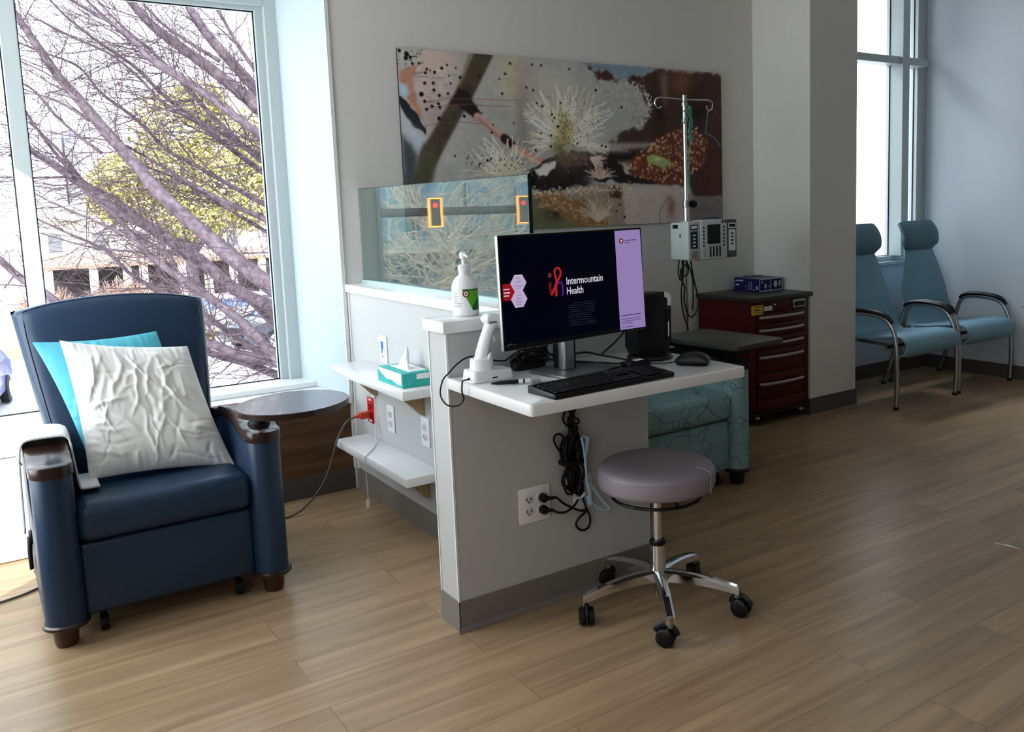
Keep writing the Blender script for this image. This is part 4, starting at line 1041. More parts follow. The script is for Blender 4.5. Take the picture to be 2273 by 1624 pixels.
# ---- monitor
t = thing('monitor', 'flat black monitor on a silver stand showing a dark login screen', 'monitor', (.325, -.175, .7765), .137)
bm = prism(B(), rrect(-.108, .108, -.088, .088, .014, 5), 'z', 0, .008, .002); obj('stand_base', bm, mat('grey_stand_metal', (132, 134, 138), .38, .75), t)
nk = obj('stand_neck', box(B(), -.044, -.004, -.008, .024, .007, .22, .006, 3), M_alu, t)
obj('neck_back', box(B(), -.030, .010, .026, .062, .007, .20, .004, 2), M_black, nk)
obj('cable_channel', box(B(), -.0035, .0015, -.004, .022, .01, .2), M_black, nk, smooth=False)
W_, H_ = .54, .3055; cx, cy, cz = -.0418, -.068, .2585
T0 = Matrix.Translation((cx, cy, cz)) @ Matrix.Rotation(-.03, 4, 'X')
bm = prism(B(), rrect(-W_/2, W_/2, -H_/2, H_/2, .004, 3), 'y', 0, .012, .002); box(bm, -W_*.32, W_*.32, .012, .034, -H_*.36, H_*.30, .010, 3)
bm.transform(T0); pn = obj('housing', bm, M_alu, t, angle=30)
bm = box(B(), -W_/2+.0015, W_/2-.0015, -.0008, .001, -H_/2+.0015, H_/2-.0015); bm.transform(T0); obj('bezel', bm, M_blackm, pn, smooth=False)
M_scr = mat('screen_glow', (1, 1, 6), .15, emit=srgb(2, 2, 16), emit_s=1., spec=.15)
bm = box(B(), -W_/2+.007, W_/2-.007, -.0014, -.0008, -H_/2+.016, H_/2-.007); bm.transform(T0); scr = obj('screen', bm, M_scr, t, smooth=False)
def em(n, c, s=1.): return mat(n, (4, 4, 6), .6, emit=srgb(*c), emit_s=s*.88)
E_lav = em('lavender_glow', (158, 138, 188), .8); E_hex = em('pale_lilac_glow', (192, 176, 208), .85); E_red = em('crimson_glow', (150, 14, 30), .9); E_wht = em('white_glow', (206, 200, 216), .9)
E_dim = em('dim_text_glow', (70, 66, 92), .8); E_pur = em('violet_glow', (92, 30, 150), .8); E_rd2 = em('scarlet_glow', (176, 40, 44), .9); E_ink = em('navy_text', (66, 40, 96), .8); E_rdk = em('dark_red_glow', (120, 20, 34), .7)
sh = homog([(38, 92), (92, 1550), (1828, 1315), (1830, 32)], [(-W_/2, H_/2), (-W_/2, -H_/2), (W_/2, -H_/2), (W_/2, H_/2)])
def on_screen(name, polys, m, lay):
    bm = B()
    for p in polys:
        bm.faces.new([bm.verts.new((a, -.0016-lay*.0003, b)) for a, b in (sh(*q) for q in p)])
    bm.transform(T0); return obj(name, bm, m, scr, smooth=False)
sb = on_screen('sidebar', [[(1490, 72), (1810, 60), (1827, 1294), (1513, 1330)]], E_lav, 0)
def circ(x, y, rx, ry, n=20): return [(x+rx*cos(2*pi*k/n), y+ry*sin(2*pi*k/n)) for k in range(n)]
def hexa(cx_, cy_, w, h_): return [(cx_-w*.48, cy_-h_/2), (cx_+w*.48, cy_-h_/2-6), (cx_+w, cy_-5), (cx_+w*.5, cy_+h_/2-6), (cx_-w*.5, cy_+h_/2), (cx_-w, cy_+3)]
on_screen('red_hexagon', [[(88, 712), (190, 700), (236, 806), (188, 915), (92, 920)]], E_red, 1)
on_screen('hexagons', [hexa(281, 700, 100, 205), hexa(286, 902, 100, 205)], E_hex, 2)
on_screen('hexagon_edges', [[(228, 604), (325, 597), (325, 602), (229, 610)], [(237, 1000), (338, 990), (338, 996), (238, 1006)]], E_wht, 3)
def lines(specs): return [[(x0, y0), (x1, y1), (x1, y1+h_), (x0, y0+h_)] for x0, y0, x1, y1, h_ in specs]
on_screen('red_hexagon_text', lines([(96, 770, 170, 766, 14), (98, 814, 176, 808, 16), (100, 852, 164, 847, 14)]), E_wht, 3)
on_screen('hexagon_text', lines([(255, 640, 310, 636, 5), (245, 682, 318, 676, 7), (230, 735, 332, 725, 7), (252, 762, 316, 756, 6), (258, 855, 318, 850, 5), (258, 886, 318, 881, 5), (245, 912, 320, 905, 5), (246, 940, 324, 931, 7), (250, 968, 322, 962, 6)]), em('lilac_text', (120, 104, 146), .8), 3)
on_screen('badge', [circ(1570, 203, 27, 34)], E_rdk, 1); on_screen('badge_dot', [circ(1571, 203, 11, 18)], E_wht, 2)
on_screen('sidebar_text', lines([(1612, 194, 1754, 187, 9), (1612, 224, 1672, 221, 8), (1528, 1148, 1772, 1122, 9), (1530, 1195, 1765, 1168, 6), (1532, 1222, 1772, 1192, 6), (1534, 1250, 1668, 1232, 6), (1534, 1296, 1678, 1276, 6)]), E_ink, 1)
rr = random.Random(8)
on_screen('small_print', lines([(940 if k == 0 else 884, 972-(940-884)*0+(0 if k == 0 else 2)+k*27, (1212, 1214, 1205, 1222, 1190, 1200, 1160, 1160, 1190, 1222, 1217, 1010)[k], 972+k*27-((1212 if k else 1212)-900)*.075, 4) for k in range(11)]), E_dim, 1)
# emblem: dot, stroke, looped ribbon and violet arc
def stroke(pts, w):
    sp = smooth_path([(a, b, 0) for a, b in pts], 8); out = []
    for a, b in zip(sp, sp[1:]):
        d = (b-a).normalized(); n = Vector((-d.y, d.x, 0))*w/2
        out.append([(a+n)[:2], (b+n)[:2], (b-n)[:2], (a-n)[:2]])
    return out
on_screen('emblem_dot', [circ(668, 615, 22, 32)], em('rose_glow', (128, 52, 64), .8), 1)
on_screen('emblem_left_stroke', stroke([(672, 700), (668, 760), (674, 820), (684, 870)], 30), E_rdk, 1)
on_screen('emblem_ribbon', stroke([(684, 862), (715, 790), (748, 700), (735, 620), (728, 560), (765, 520), (800, 560), (795, 620), (762, 690), (742, 760), (742, 880)], 26), E_rd2, 2)
on_screen('emblem_violet_arc', stroke([(775, 720), (800, 700), (822, 750), (824, 820), (812, 880)], 22), E_pur, 1)
def scr_text(s, x, y, size, width):
    a = sh(x, y); o = text_obj(s, size, E_wht, scr, T0 @ Matrix.Translation((a[0], -.0022, a[1])) @ FRONT, 'lettering', .0001, width=width, bold=.0003); return o
scr_text('Intermountain', 866, 738, .0290, .140); scr_text('Health', 868, 862, .0290, .062)
on_screen('status_text', lines([(122, 1468, 140, 1466, 10), (146, 1450, 165, 1448, 16), (172, 1448, 188, 1446, 14), (195, 1455, 232, 1452, 6)]), em('corner_text', (92, 88, 100), .8), 1)

# cables behind the monitor
rr = random.Random(5)
cb = thing('cable_coil', 'tangle of black cables coiled on the desk behind the monitor stand', 'cables', (0, 0, 0))
def loops(seed, n, c, sx, sy, sz, r, m_, m, zmin):
    rr = random.Random(seed)
    for k in range(n):
        pts = []
        for i in range(9):
            pts.append((c[0]+sx*cos(i*.9+k)*(.6+.4*rr.random()), c[1]+sy*sin(i*.9+k*1.7)*(.6+.4*rr.random()), max(zmin, c[2]+sz*rr.uniform(-.6, 1))))
        obj('cable', tube(B(), pts, r, 7, n=6), m_, m)
loops(2, 4, (.255, -.055, .815), .085, .03, .03, .0035, M_cord, cb, .7815)
obj('adapter', box(B(), .19, .30, -.062, -.026, .7775, .806, .008, 3), M_black, cb)
for pts in ([(.37, -.06, .80), (.42, -.09, .81), (.46, -.12, .80), (.50, -.16, .79), (.50, -.21, .790)], [(.36, -.09, .79), (.43, -.15, .785), (.455, -.20, .785), (.46, -.225, .788)],
            [(.48, -.10, .80), (.54, -.09, .83), (.58, -.10, .87)], [(.46, -.245, .786), (.40, -.255, .783), (.355, -.285, .782), (.345, -.315, .786), (.37, -.335, .788)], [(.31, -.02, .80), (.33, -.03, .85), (.34, -.03, .90)],
            [(.35, -.02, .80), (.37, -.03, .86), (.37, -.03, .92)], [(.18, -.02, .805), (.22, -.03, .83), (.28, -.03, .85), (.33, -.02, .82)], [(.24, -.04, .86), (.28, -.03, .83), (.30, -.04, .80), (.36, -.05, .79)]):
    obj('cable', tube(B(), pts, .0032, 7, n=8), M_cord, cb)
t = thing('stylus_cable', 'slim pale blue grey cable slanting up behind the monitor stand', 'cable', (0, 0, 0))
obj('sheath', tube(B(), [(.375, -.045, .800), (.405, -.035, .836), (.436, -.028, .880)], .0042, 10, n=4), mat('steel_blue', (150, 164, 184), .35), t)
obj('tip', tube(B(), [(.362, -.052, .783), (.374, -.046, .798)], .0038, 8), M_blue, t)

# bundle below the desk
t = thing('cable_bundle', 'knotted bundle of black power cables strapped together under the desk', 'cables', (0, 0, 0))
rr = random.Random(9)
for k in range(7):
    x = .395+rr.uniform(-.018, .018); pts = []
    for i in range(14):
        z = .742-.40*i/13; pts.append((x+rr.uniform(-.012, .012)+.022*i/13, -.022+rr.uniform(-.012, .012), z))
    obj('cable', tube(B(), pts, .0036, 8, n=5), M_cord, t)
for k in range(9):
    pts = []; zc = .49 if k < 5 else .40; hx = rr.uniform(.014, .030); hz = rr.uniform(.035, .06); ox = rr.uniform(-.01, .012)
    for i in range(17):
        a = 2*pi*i/8*(1+.03*rr.random())+k; pts.append((.402+ox+hx*cos(a), -.026+.014*sin(a*.5+k), zc+hz*sin(a)))
    obj('cable', tube(B(), pts, .0036, 8, n=5), M_cord, t)
for pts in ([(.395, -.02, .47), (.365, -.02, .49), (.342, -.02, .53), (.350, -.02, .549), (.372, -.02, .543), (.378, -.02, .51), (.365, -.02, .48), (.385, -.02, .46)],
            [(.41, -.02, .70), (.42, -.02, .60), (.436, -.02, .585), (.437, -.02, .573), (.42, -.02, .572), (.41, -.02, .58)],
            [(.43, -.02, .45), (.452, -.02, .42), (.449, -.02, .39), (.43, -.02, .37)], [(.395, -.02, .41), (.375, -.02, .38), (.385, -.02, .35), (.405, -.02, .35)]):
    obj('cable', tube(B(), pts, .0034, 8, n=6), M_cord, t)
obj('strap', box(B(), .365, .440, -.052, -.003, .446, .462, .003, 2), M_blackm, t)
obj('white_plug_tip', tube(B(), [(.378, -.02, .400), (.383, -.02, .382)], .0055, 10), M_white, t)
# cords to the two plugs
for lab, zz, pts in (('upper', .3575, [(.318, -.035, .3575), (.335, -.034, .352), (.365, -.03, .325), (.395, -.028, .305), (.425, -.026, .288), (.452, -.024, .279), (.425, -.022, .262), (.414, -.02, .240), (.435, -.02, .218), (.462, -.02, .222), (.470, -.02, .252), (.455, -.02, .29), (.443, -.02, .33), (.44, -.02, .36)]),
                     ('lower', .3185, [(.318, -.035, .316), (.34, -.034, .303), (.372, -.032, .298), (.405, -.030, .312), (.425, -.027, .335), (.432, -.024, .36)])):
    c = thing('power_cable', f'black power cable plugged into the {lab} right socket of the four-way outlet', 'cable', (0, 0, 0))
    bm = lathe(B(), [(0, -.026), (.010, -.026), (.0135, -.020), (.014, -.004), (.0115, 0), (0, 0)], (.295, -.0095, zz), 20, axis='y'); bmesh.ops.reverse_faces(bm, faces=bm.faces)
    tube(bm, [(.296, -.030, zz), (.308, -.036, zz), (.322, -.036, zz-.003)], [.009, .006, .0045], 12)
    obj('plug', bm, M_black, c)
    obj('cable', tube(B(), pts, .0038, 8, n=8), M_cord, c)
t = thing('network_cable', 'pale blue network cable folded into the bundle and looping towards the stool', 'cable', (0, 0, 0))
for pts in ([(.428, -.046, .533), (.433, -.048, .50), (.436, -.05, .47), (.436, -.053, .44), (.442, -.05, .39), (.450, -.05, .345), (.453, -.05, .315), (.448, -.05, .312), (.444, -.05, .34)],
            [(.435, -.046, .535), (.447, -.046, .528), (.449, -.046, .51), (.441, -.048, .48), (.437, -.05, .45)], [(.456, -.046, .528), (.450, -.046, .50), (.441, -.048, .47)],
            [(.452, -.045, .385), (.475, -.04, .35), (.51, -.035, .305), (.535, -.035, .275), (.525, -.035, .268), (.50, -.035, .280), (.47, -.04, .305), (.455, -.045, .325)],
            [(.405, -.045, .338), (.422, -.048, .340), (.432, -.05, .352)]):
    obj('cable', tube(B(), pts, .0040, 8, n=8), M_blue, t)

# ================================================================== SUPPLY CART
X0, X1, Y0, Y1 = 2.358, 2.828, 1.108, 1.535
t = thing('supply_cart', 'dark red five-drawer medical cart against the wall beside the pier', 'cart', (0, 0, 0))
obj('cabinet', box(B(), X0, X1, Y0+.012, Y1, .075, .700, .004, 2), M_cart, t)
obj('top', box(B(), X0-.012, X1+.010, Y0-.018, Y1+.008, .700, .726, .004, 2), M_ctop, t)
obj('plinth', box(B(), X0-.002, X1+.004, Y0-.004, Y1, .062, .078, .003), M_black, t)
zs = [(.668, .700), (.592, .664), (.518, .588), (.444, .514), (.300, .440), (.130, .296)]
obj('lock_rail', box(B(), X0+.05, X1-.035, Y0, Y0+.013, .636, .698, .002), M_cart2, t)
hz = [.612, .540, .466, .390, .240]; edges_ = [(.576, .632), (.504, .572), (.430, .500), (.300, .426), (.150, .296)]
for (a, b), z in zip(edges_, hz):
    d = obj('drawer', box(B(), X0+.05, X1-.035, Y0, Y0+.013, a, b, .002), M_cart2, t)
    sp = [(X0+.062, Y0-.003, z), (X0+.075, Y0-.020, z), (X0+.16, Y0-.030, z), (X0+.235, Y0-.033, z), (X0+.31, Y0-.030, z), (X0+.385, Y0-.020, z), (X0+.398, Y0-.003, z)]
    obj('handle', tube(B(), sp, .0095, 12, n=5), mat('pewter_handle', (168, 160, 152), .35, .6) if 'pewter_handle' not in bpy.data.materials else bpy.data.materials['pewter_handle'], d)
obj('toe_panel', box(B(), X0+.05, X1-.035, Y0+.004, Y0+.013, .078, .145, .002), M_cart2, t)
lk = obj('lock_plate', box(B(), X0+.325, X0+.428, Y0-.006, Y0, .645, .690, .002), M_steel, t)
obj('lock_slot', box(B(), X0+.345, X0+.420, Y0-.008, Y0-.0055, .654, .680, .002), M_black, lk)
obj('lock_lever', box(B(), X0+.340, X0+.365, Y0-.018, Y0-.007, .658, .676, .003), M_black, lk)
st_ = obj('yellow_sticker', box(B(), X0+.012, X0+.092, Y0-.0015, Y0+.012, .630, .682), M_yel, t, smooth=False)
bm = box(B(), X0+.026, X0+.068, Y0-.0022, Y0-.0014, .653, .659)
for z in (.672, .640): box(bm, X0+.024, X0+.08, Y0-.0022, Y0-.0014, z, z+.0025)
box(bm, X0+.018, X0+.0195, Y0-.0022, Y0-.0014, .636, .677); box(bm, X0+.084, X0+.0855, Y0-.0022, Y0-.0014, .636, .677)
obj('lettering', bm, M_ink, st_, smooth=False)
tg = obj('label_holder', box(B(), X0+.094, X0+.160, Y0-.004, Y0, .646, .672, .001), M_steel, t)
obj('paper_tag', box(box(B(), X0+.096, X0+.158, Y0-.005, Y0-.0038, .662, .668), X0+.096, X0+.158, Y0-.005, Y0-.0038, .650, .656), M_paper, tg, smooth=False)
obj('seal', box(B(), X0+.176, X0+.190, Y0-.004, Y0, .672, .680, .001), M_paper, t)
for x in (X0+.06, X1-.05):
    for y in (Y0+.06, Y1-.06):
        bm = lathe(B(), [(0, -.011), (.026, -.011), (.029, 0), (.026, .011), (0, .011)], (x, y+.008, .029), 22, axis='x'); tube(bm, [(x, y, .03), (x, y, .066)], .012, 10)
        cs = obj('caster', bm, M_rubber, t)
        if y < 1.3: obj('brake_pedal', box(B(), x+.002, x+.024, y-.038, y-.012, .034, .050, .004), M_whiteb, cs)
# navy box on the cart
t = thing('glove_box', 'flat navy blue carton with white outlines and pictures on top of the red cart', 'box', (2.700, 1.40, .7262), R(0))
bx = (-.075, .115, -.095, .110, 0, .074)
obj('carton', box(B(), *bx, .001, 1), M_bluep, t)
g = mat('box_white_line', (214, 216, 226), .6)
bm = B(); a, b = -.0752, -.0958
for x0, x1, z0, z1 in ((-.075, .115, 0, .006), (-.075, .115, .068, .0745), (-.075, -.070, 0, .074), (.016, .022, 0, .074), (.110, .115, 0, .074)): box(bm, x0, x1, -.0958, -.095, z0, z1)
box(bm, -.075, .115, -.0952, .04, .074, .0748); obj('white_borders', bm, g, t, smooth=False)
obj('top_flap', box(box(B(), -.068, .108, -.088, .034, .0746, .0756), .0, .085, .03, .10, .0742, .080), mat('box_grey_top', (96, 98, 110), .5), t, smooth=False)
def ellip(bm, x, z, rx, rz, y): bm.faces.new([bm.verts.new((x+rx*cos(q), y, z+rz*sin(q))) for q in [2*pi*k/14 for k in range(14)]])
bm = B(); ellip(bm, .058, .038, .016, .020, -.0961); ellip(bm, .092, .040, .008, .018, -.0961); ellip(bm, -.025, .030, .009, .016, -.0961); ellip(bm, .004, .027, .005, .006, -.0961); ellip(bm, -.052, .054, .006, .008, -.0961)
for x0, x1, z in ((-.04, .004, .056), (.04, .10, .060)): box(bm, x0, x1, -.0962, -.0959, z, z+.005)
bm.free()
for (x, z, rx, rz) in ((.058, .038, .016, .020), (.092, .040, .008, .018), (-.025, .030, .009, .016), (.004, .027, .005, .006), (-.052, .054, .006, .008)):
    bm = B(); ellip(bm, x, z, rx, rz, -.0961); obj('picture', bm, g, t, smooth=False)
bm = B()
for y0, y1, z0, z1 in ((.035, .085, .056, .063), (.088, .10, .052, .058), (.068, .095, .030, .037), (-.083, -.070, .012, .030), (.004, .018, .026, .030)): box(bm, -.0757, -.0752, y0, y1, z0, z1)
for p in ([(-.062, .006), (-.034, .010), (-.034, .045), (-.024, .056), (-.014, .044), (-.016, .010), (.012, .008)],): tube(bm, [(-.0758, q[0], q[1]) for q in p], .0016, 5)
obj('side_print', bm, g, t, smooth=False)

# ================================================================== IV POLE + PUMP
t = thing('iv_pole', 'chrome wheeled drip pole with two hooks standing in front of the mural', 'iv pole', (1.955, 1.17, 0))
obj('lower_tube', lathe(B(), [(0, .06), (.0135, .06), (.0135, 1.24), (0, 1.24)], seg=20), M_chrome, t)
obj('upper_tube', lathe(B(), [(0, 1.24), (.0105, 1.24), (.0105, 1.775), (0, 1.775)], seg=20), M_chrome, t)
cl = obj('clamp', lathe(B(), [(0, 1.225), (.018, 1.225), (.019, 1.262), (0, 1.262)], seg=22), M_steel, t)
bm = tube(B(), [(.012, -.01, 1.245), (.03, -.014, 1.245)], .008, 10); lathe(bm, [(0, -.010), (.018, -.010), (.021, 0), (.018, .010), (0, .010)], (.036, -.016, 1.245), 22, axis='x'); obj('knob', bm, M_black, cl)
obj('top_fitting', lathe(B(), [(0, 1.74), (.016, 1.74), (.016, 1.758), (.012, 1.762), (.0125, 1.795), (0, 1.797)], seg=20), M_steel, t)
for s in (-1, 1):
    pts = [(0, 0, 1.772), (s*.06, 0, 1.774), (s*.13, 0, 1.776), (s*.165, 0, 1.776), (s*.187, 0, 1.768), (s*.194, 0, 1.750), (s*.186, 0, 1.730), (s*.168, 0, 1.724), (s*.154, 0, 1.734), (s*.152, 0, 1.748)]
    if s < 0: pts = pts[:-1]
    obj('hook', tube(B(), pts, .0038, 8, n=6), M_chrome, t)
bm = B()
for k in range(5):
    a = R(18+72*k); tube(bm, [(0, 0, .085), (.12*cos(a), .12*sin(a), .08), (.235*cos(a), .235*sin(a), .055)], [.016, .012, .01], 8)
obj('base', bm, M_steel, t)
for k in range(5):
    a = R(18+72*k); bm = lathe(B(), [(0, -.01), (.022, -.01), (.025, 0), (.022, .01), (0, .01)], (.235*cos(a), .235*sin(a), .0255), 18, axis='x'); tube(bm, [(.235*cos(a), .235*sin(a), .03), (.235*cos(a), .235*sin(a), .058)], .007, 8); obj('caster', bm, M_rubber, t)
# pump
t = thing('infusion_pump', 'pale grey infusion pump with a dark screen clamped to the drip pole', 'pump', (2.045, 1.115, .958), R(0))
obj('rear_housing', box(B(), -.178, .115, -.02, .085, .002, .196, .012, 3), M_pumpw, t)
obj('clamp_block', box(B(), -.11, -.07, .03, .10, .04, .16, .006), M_black, t)
c = obj('control_unit', box(B(), -.100, .085, -.065, -.0, .0, .205, .007, 3), M_pumpw, t)
obj('display', box(B(), -.055, .035, -.0662, -.064, .082, .180, .002, 1), mat('dark_display', (16, 12, 14), .2), c)
bm = B()
for k in range(6):
    for x in (-.080, .060): box(bm, x-.005, x+.005, -.0668, -.0645, .068+k*.0185, .078+k*.0185, .001, 1)
for k in range(4): box(bm, -.040+k*.022, -.029+k*.022, -.0668, -.0645, .016 if k != 3 else .018, .070, .001, 1)
for k in range(3): box(bm, -.076, -.070, -.0668, -.0645, .02+k*.014, .027+k*.014, .001, 1)
for x in (.045, .066): box(bm, x, x+.011, -.0668, -.0645, .186, .202, .001, 1)
obj('buttons', bm, M_black, c)
for s, x0, x1 in ((0, -.180, -.102), (1, .087, .158)):
    m_ = obj('pump_module', box(B(), x0, x1, -.060, .0, .006, .202, .006, 3), M_pumpw if s == 0 else M_pumpg, t)
    xm = (x0+x1)/2
    bm = box(B(), xm-.024, xm+.024, -.0615, -.059, .062 if s == 0 else .040, .150, .002, 1); box(bm, xm-.026, xm+.026, -.0615, -.059, .156, .184, .002, 1)
    obj('key_panel', bm, mat('slate_panel', (44, 56, 74), .4) if s == 0 else M_paper, m_)
    bm = B()
    for k in range(4): box(bm, xm-.009, xm+.009, -.0628, -.061, .072+k*.018, .080+k*.018, .001, 1)
    obj('keys', bm, M_paper if s == 0 else M_ink, m_)
    obj('display_strip', box(B(), xm-.020, xm+.020, -.0624, -.0605, .164, .178), M_paper if s == 0 else M_ink, m_, smooth=False)
    if s == 0: obj('latch', box(B(), xm-.022, xm+.022, -.064, -.059, .014, .052, .003, 2), mat('grey_latch', (150, 152, 148), .4), m_)
obj('handle', tube(B(), [(-.06, -.03, .20), (-.05, -.03, .214), (.04, -.03, .214), (.05, -.03, .20)], .006, 10, n=4), M_pumpg, t)
obj('side_label', box(B(), -.1792, -.1775, .02, .06, .165, .185), M_ink, t, smooth=False); obj('side_switch', box(B(), -.1792, -.1775, .0, .008, .12, .138), M_ink, t, smooth=False)
# power cord of the pump
c = thing('pump_cord', 'dark looped power cord hanging below the infusion pump', 'cord', (0, 0, 0))
for pts in ([(1.875, 1.14, .965), (1.868, 1.14, .90), (1.872, 1.13, .86), (1.882, 1.13, .88), (1.888, 1.13, .93)], [(1.895, 1.14, .962), (1.89, 1.13, .91), (1.885, 1.13, .86), (1.90, 1.13, .82), (1.895, 1.13, .76), (1.91, 1.13, .70), (1.93, 1.12, .665), (1.96, 1.11, .69), (1.975, 1.11, .75), (1.955, 1.12, .86), (1.945, 1.13, .955)],
            [(1.88, 1.13, .87), (1.875, 1.13, .91), (1.893, 1.12, .935), (1.915, 1.12, .925), (1.918, 1.12, .895), (1.90, 1.12, .88), (1.885, 1.12, .885)], [(1.905, 1.14, .96), (1.90, 1.14, .88), (1.885, 1.14, .78), (1.90, 1.14, .68), (1.93, 1.14, .60)], [(1.92, 1.14, .96), (1.945, 1.13, .90), (1.95, 1.12, .82), (1.945, 1.12, .70)]):
    obj('cable', tube(B(), pts, .0042, 8, n=7), mat('dark_grey_cord', (46, 46, 48), .5) if 'dark_grey_cord' not in bpy.data.materials else bpy.data.materials['dark_grey_cord'], c)
# teal tubing on the hooks
M_tub = mat('teal_tubing', (92, 158, 146), .3)
c = thing('coiled_tubing', 'coiled teal tubing tied round the top of the drip pole', 'tubing', (1.955, 1.17, 0))
rr = random.Random(3)
for k in range(6):
    pts = [(rr.uniform(-.004, .024)+.012, -.016+rr.uniform(-.008, .006), 1.735-.024*i+rr.uniform(-.008, .008)) for i in range(8)]
    obj('tube', tube(B(), pts, .0026, 6, n=5), M_tub, c)
for pts in ([(-.006, -.013, 1.72), (-.022, -.014, 1.71), (-.024, -.014, 1.68), (-.030, -.014, 1.66), (-.016, -.014, 1.655), (-.012, -.014, 1.68)], [(.014, -.013, 1.74), (.022, -.013, 1.71), (.034, -.013, 1.69), (.026, -.013, 1.67)], [(.020, -.014, 1.57), (.024, -.013, 1.54), (.014, -.013, 1.50), (.013, -.013, 1.30)]):
    obj('tube', tube(B(), pts, .0026, 6, n=5), M_tub, c)
c = obj('drip_line', tube(B(), [(2.113, 1.166, 1.726), (2.108, 1.164, 1.70), (2.098, 1.162, 1.65), (2.090, 1.16, 1.605), (2.110, 1.155, 1.598), (2.150, 1.15, 1.575), (2.185, 1.15, 1.535)], .0026, 6, n=4), M_tub)
setp(c, 'single strand of teal tubing hanging from the right hook of the drip pole', 'tubing')

# small clear cap on the floor, hook on the right wall
c = thing('plastic_sliver', 'tiny strip of clear plastic lying on the floor at the right', 'litter', (1.838, -.655, 0), math.atan2(-.079, .011))
obj('strip', tube(B(), [(-.045, 0, .002), (0, .004, .003), (.045, 0, .002)], .0018, 6, n=4), M_paper, c)
obj('tab', box(B(), -.012, .016, .002, .012, .0005, .003), M_paper, c, smooth=False)
c = obj('wall_hook', tube(B(), [(4.6, .826, .50), (4.585, .826, .497), (4.578, .826, .505)], .004, 8), M_steel); setp(c, 'small metal hook on the right wall at the edge of view', 'hook')

# ================================================================== MURAL (printed panel)
NX, NZ = 760, 322
rng = np.random.default_rng(5)
hm = homog([(52, 40), (2150, 220), (2155, 1140), (122, 1298)], [(0, 1), (1, 1), (1, 0), (0, 0)])
hi = homog([(0, 1), (1, 1), (1, 0), (0, 0)], [(52, 40), (2150, 220), (2155, 1140), (122, 1298)])
U, V = np.meshgrid(np.linspace(0, 1, NX), np.linspace(0, 1, NZ))
# picture space in which the artwork is laid out: x right 0..2100, y down 0..1000 (fronto-parallel)
PX = U*2.365; PY = 1-V
img = np.zeros((NZ, NX, 3)); img[:] = (150, 148, 143)
def T(x, y):
    u, v = hm(x, y); return u*2.365, 1-v
def blend(mask, col):
    global img
    mask = np.clip(mask, 0, 1)[..., None]; img = img*(1-mask)+np.array(col, float)*mask
SC_ = 1/1050.
def sdf_poly(pts):
    P = np.array([T(*p) for p in pts]); d = np.full(PX.shape, 1e9); ins = np.zeros(PX.shape, bool)
    n = len(P)
    for i in range(n):
        a, b = P[i], P[(i+1) % n]; e = b-a; wx, wy = PX-a[0], PY-a[1]
        t_ = np.clip((wx*e[0]+wy*e[1])/(e@e+1e-12), 0, 1); d = np.minimum(d, np.hypot(wx-e[0]*t_, wy-e[1]*t_))
        c = ((a[1] > PY) != (b[1] > PY)) & (PX < (b[0]-a[0])*(PY-a[1])/(b[1]-a[1]+1e-12)+a[0]); ins ^= c
    return np.where(ins, -d, d)
def fbm(s, seed, oct=4):
    r = np.random.default_rng(seed); out = 0; amp = 1
    for o in range(oct):
        g = r.normal(size=(int(s*2**o)+3, int(s*2.4*2**o)+3)); y = V*(g.shape[0]-2.001); x = U*(g.shape[1]-2.001)
        iy, ix = y.astype(int), x.astype(int); fy, fx = y-iy, x-ix; fy = fy*fy*(3-2*fy); fx = fx*fx*(3-2*fx)
        out = out+amp*((g[iy, ix]*(1-fx)+g[iy, ix+1]*fx)*(1-fy)+(g[iy+1, ix]*(1-fx)+g[iy+1, ix+1]*fx)*fy); amp *= .55
    return out
N1, N2, N3 = fbm(5, 1), fbm(14, 2), fbm(40, 3, 3)
def poly(pts, col, soft=10, a=1., rough=0):
    d = sdf_poly(pts)+rough*SC_*N2; blend(a*(1/(1+np.exp(np.clip(d/(soft*SC_*.35), -40, 40)))), col)
def blob(x, y, rx, ry, col, a=1., p=2.):
    cx, cy = T(x, y); blend(a*np.exp(-(((PX-cx)/(rx*SC_))**2+((PY-cy)/(ry*SC_))**2)**(p/2)), col)
def cap(p, q, w0, w1, col, soft=8, a=1.):
    A, Bq = np.array(T(*p)), np.array(T(*q)); e = Bq-A; wx, wy = PX-A[0], PY-A[1]
    t_ = np.clip((wx*e[0]+wy*e[1])/(e@e+1e-12), 0, 1); d = np.hypot(wx-e[0]*t_, wy-e[1]*t_)-(w0+(w1-w0)*t_)*SC_*.5
    blend(a/(1+np.exp(np.clip(d/(soft*SC_*.35), -40, 40))), col)
def dot(x, y, r, col, a=1.):
    cx, cy = T(x, y); local(cx, cy, r*SC_, col, a)
def local(cx, cy, r, col, a=1.):
    i0, i1 = int(max(0, (1-cy-2*r)*(NZ-1))), int(min(NZ, (1-cy+2*r)*(NZ-1)+2)); j0, j1 = int(max(0, (cx-2*r)/2.365*(NX-1))), int(min(NX, (cx+2*r)/2.365*(NX-1)+2))
    if i1 <= i0 or j1 <= j0: return
    d = np.hypot(PX[i0:i1, j0:j1]-cx, PY[i0:i1, j0:j1]-cy)-r; m = (a/(1+np.exp(np.clip(d/.0011, -40, 40))))[..., None]
    img[i0:i1, j0:j1] = img[i0:i1, j0:j1]*(1-m)+np.array(col, float)*m
def line(pts, w, col, a=1., n=26):
    sp = smooth_path([(x, y, 0) for x, y in pts], 6) if len(pts) > 2 else [Vector((*pts[0], 0)), Vector((*pts[1], 0))]
    for p, q in zip(sp, sp[1:]):
        L = (q-p).length; k = max(2, int(L/(w*.6+1.5)))
        for i in range(k):
            c = p.lerp(q, i/k); local(*T(c.x, c.y), w*SC_*.5, col, a)
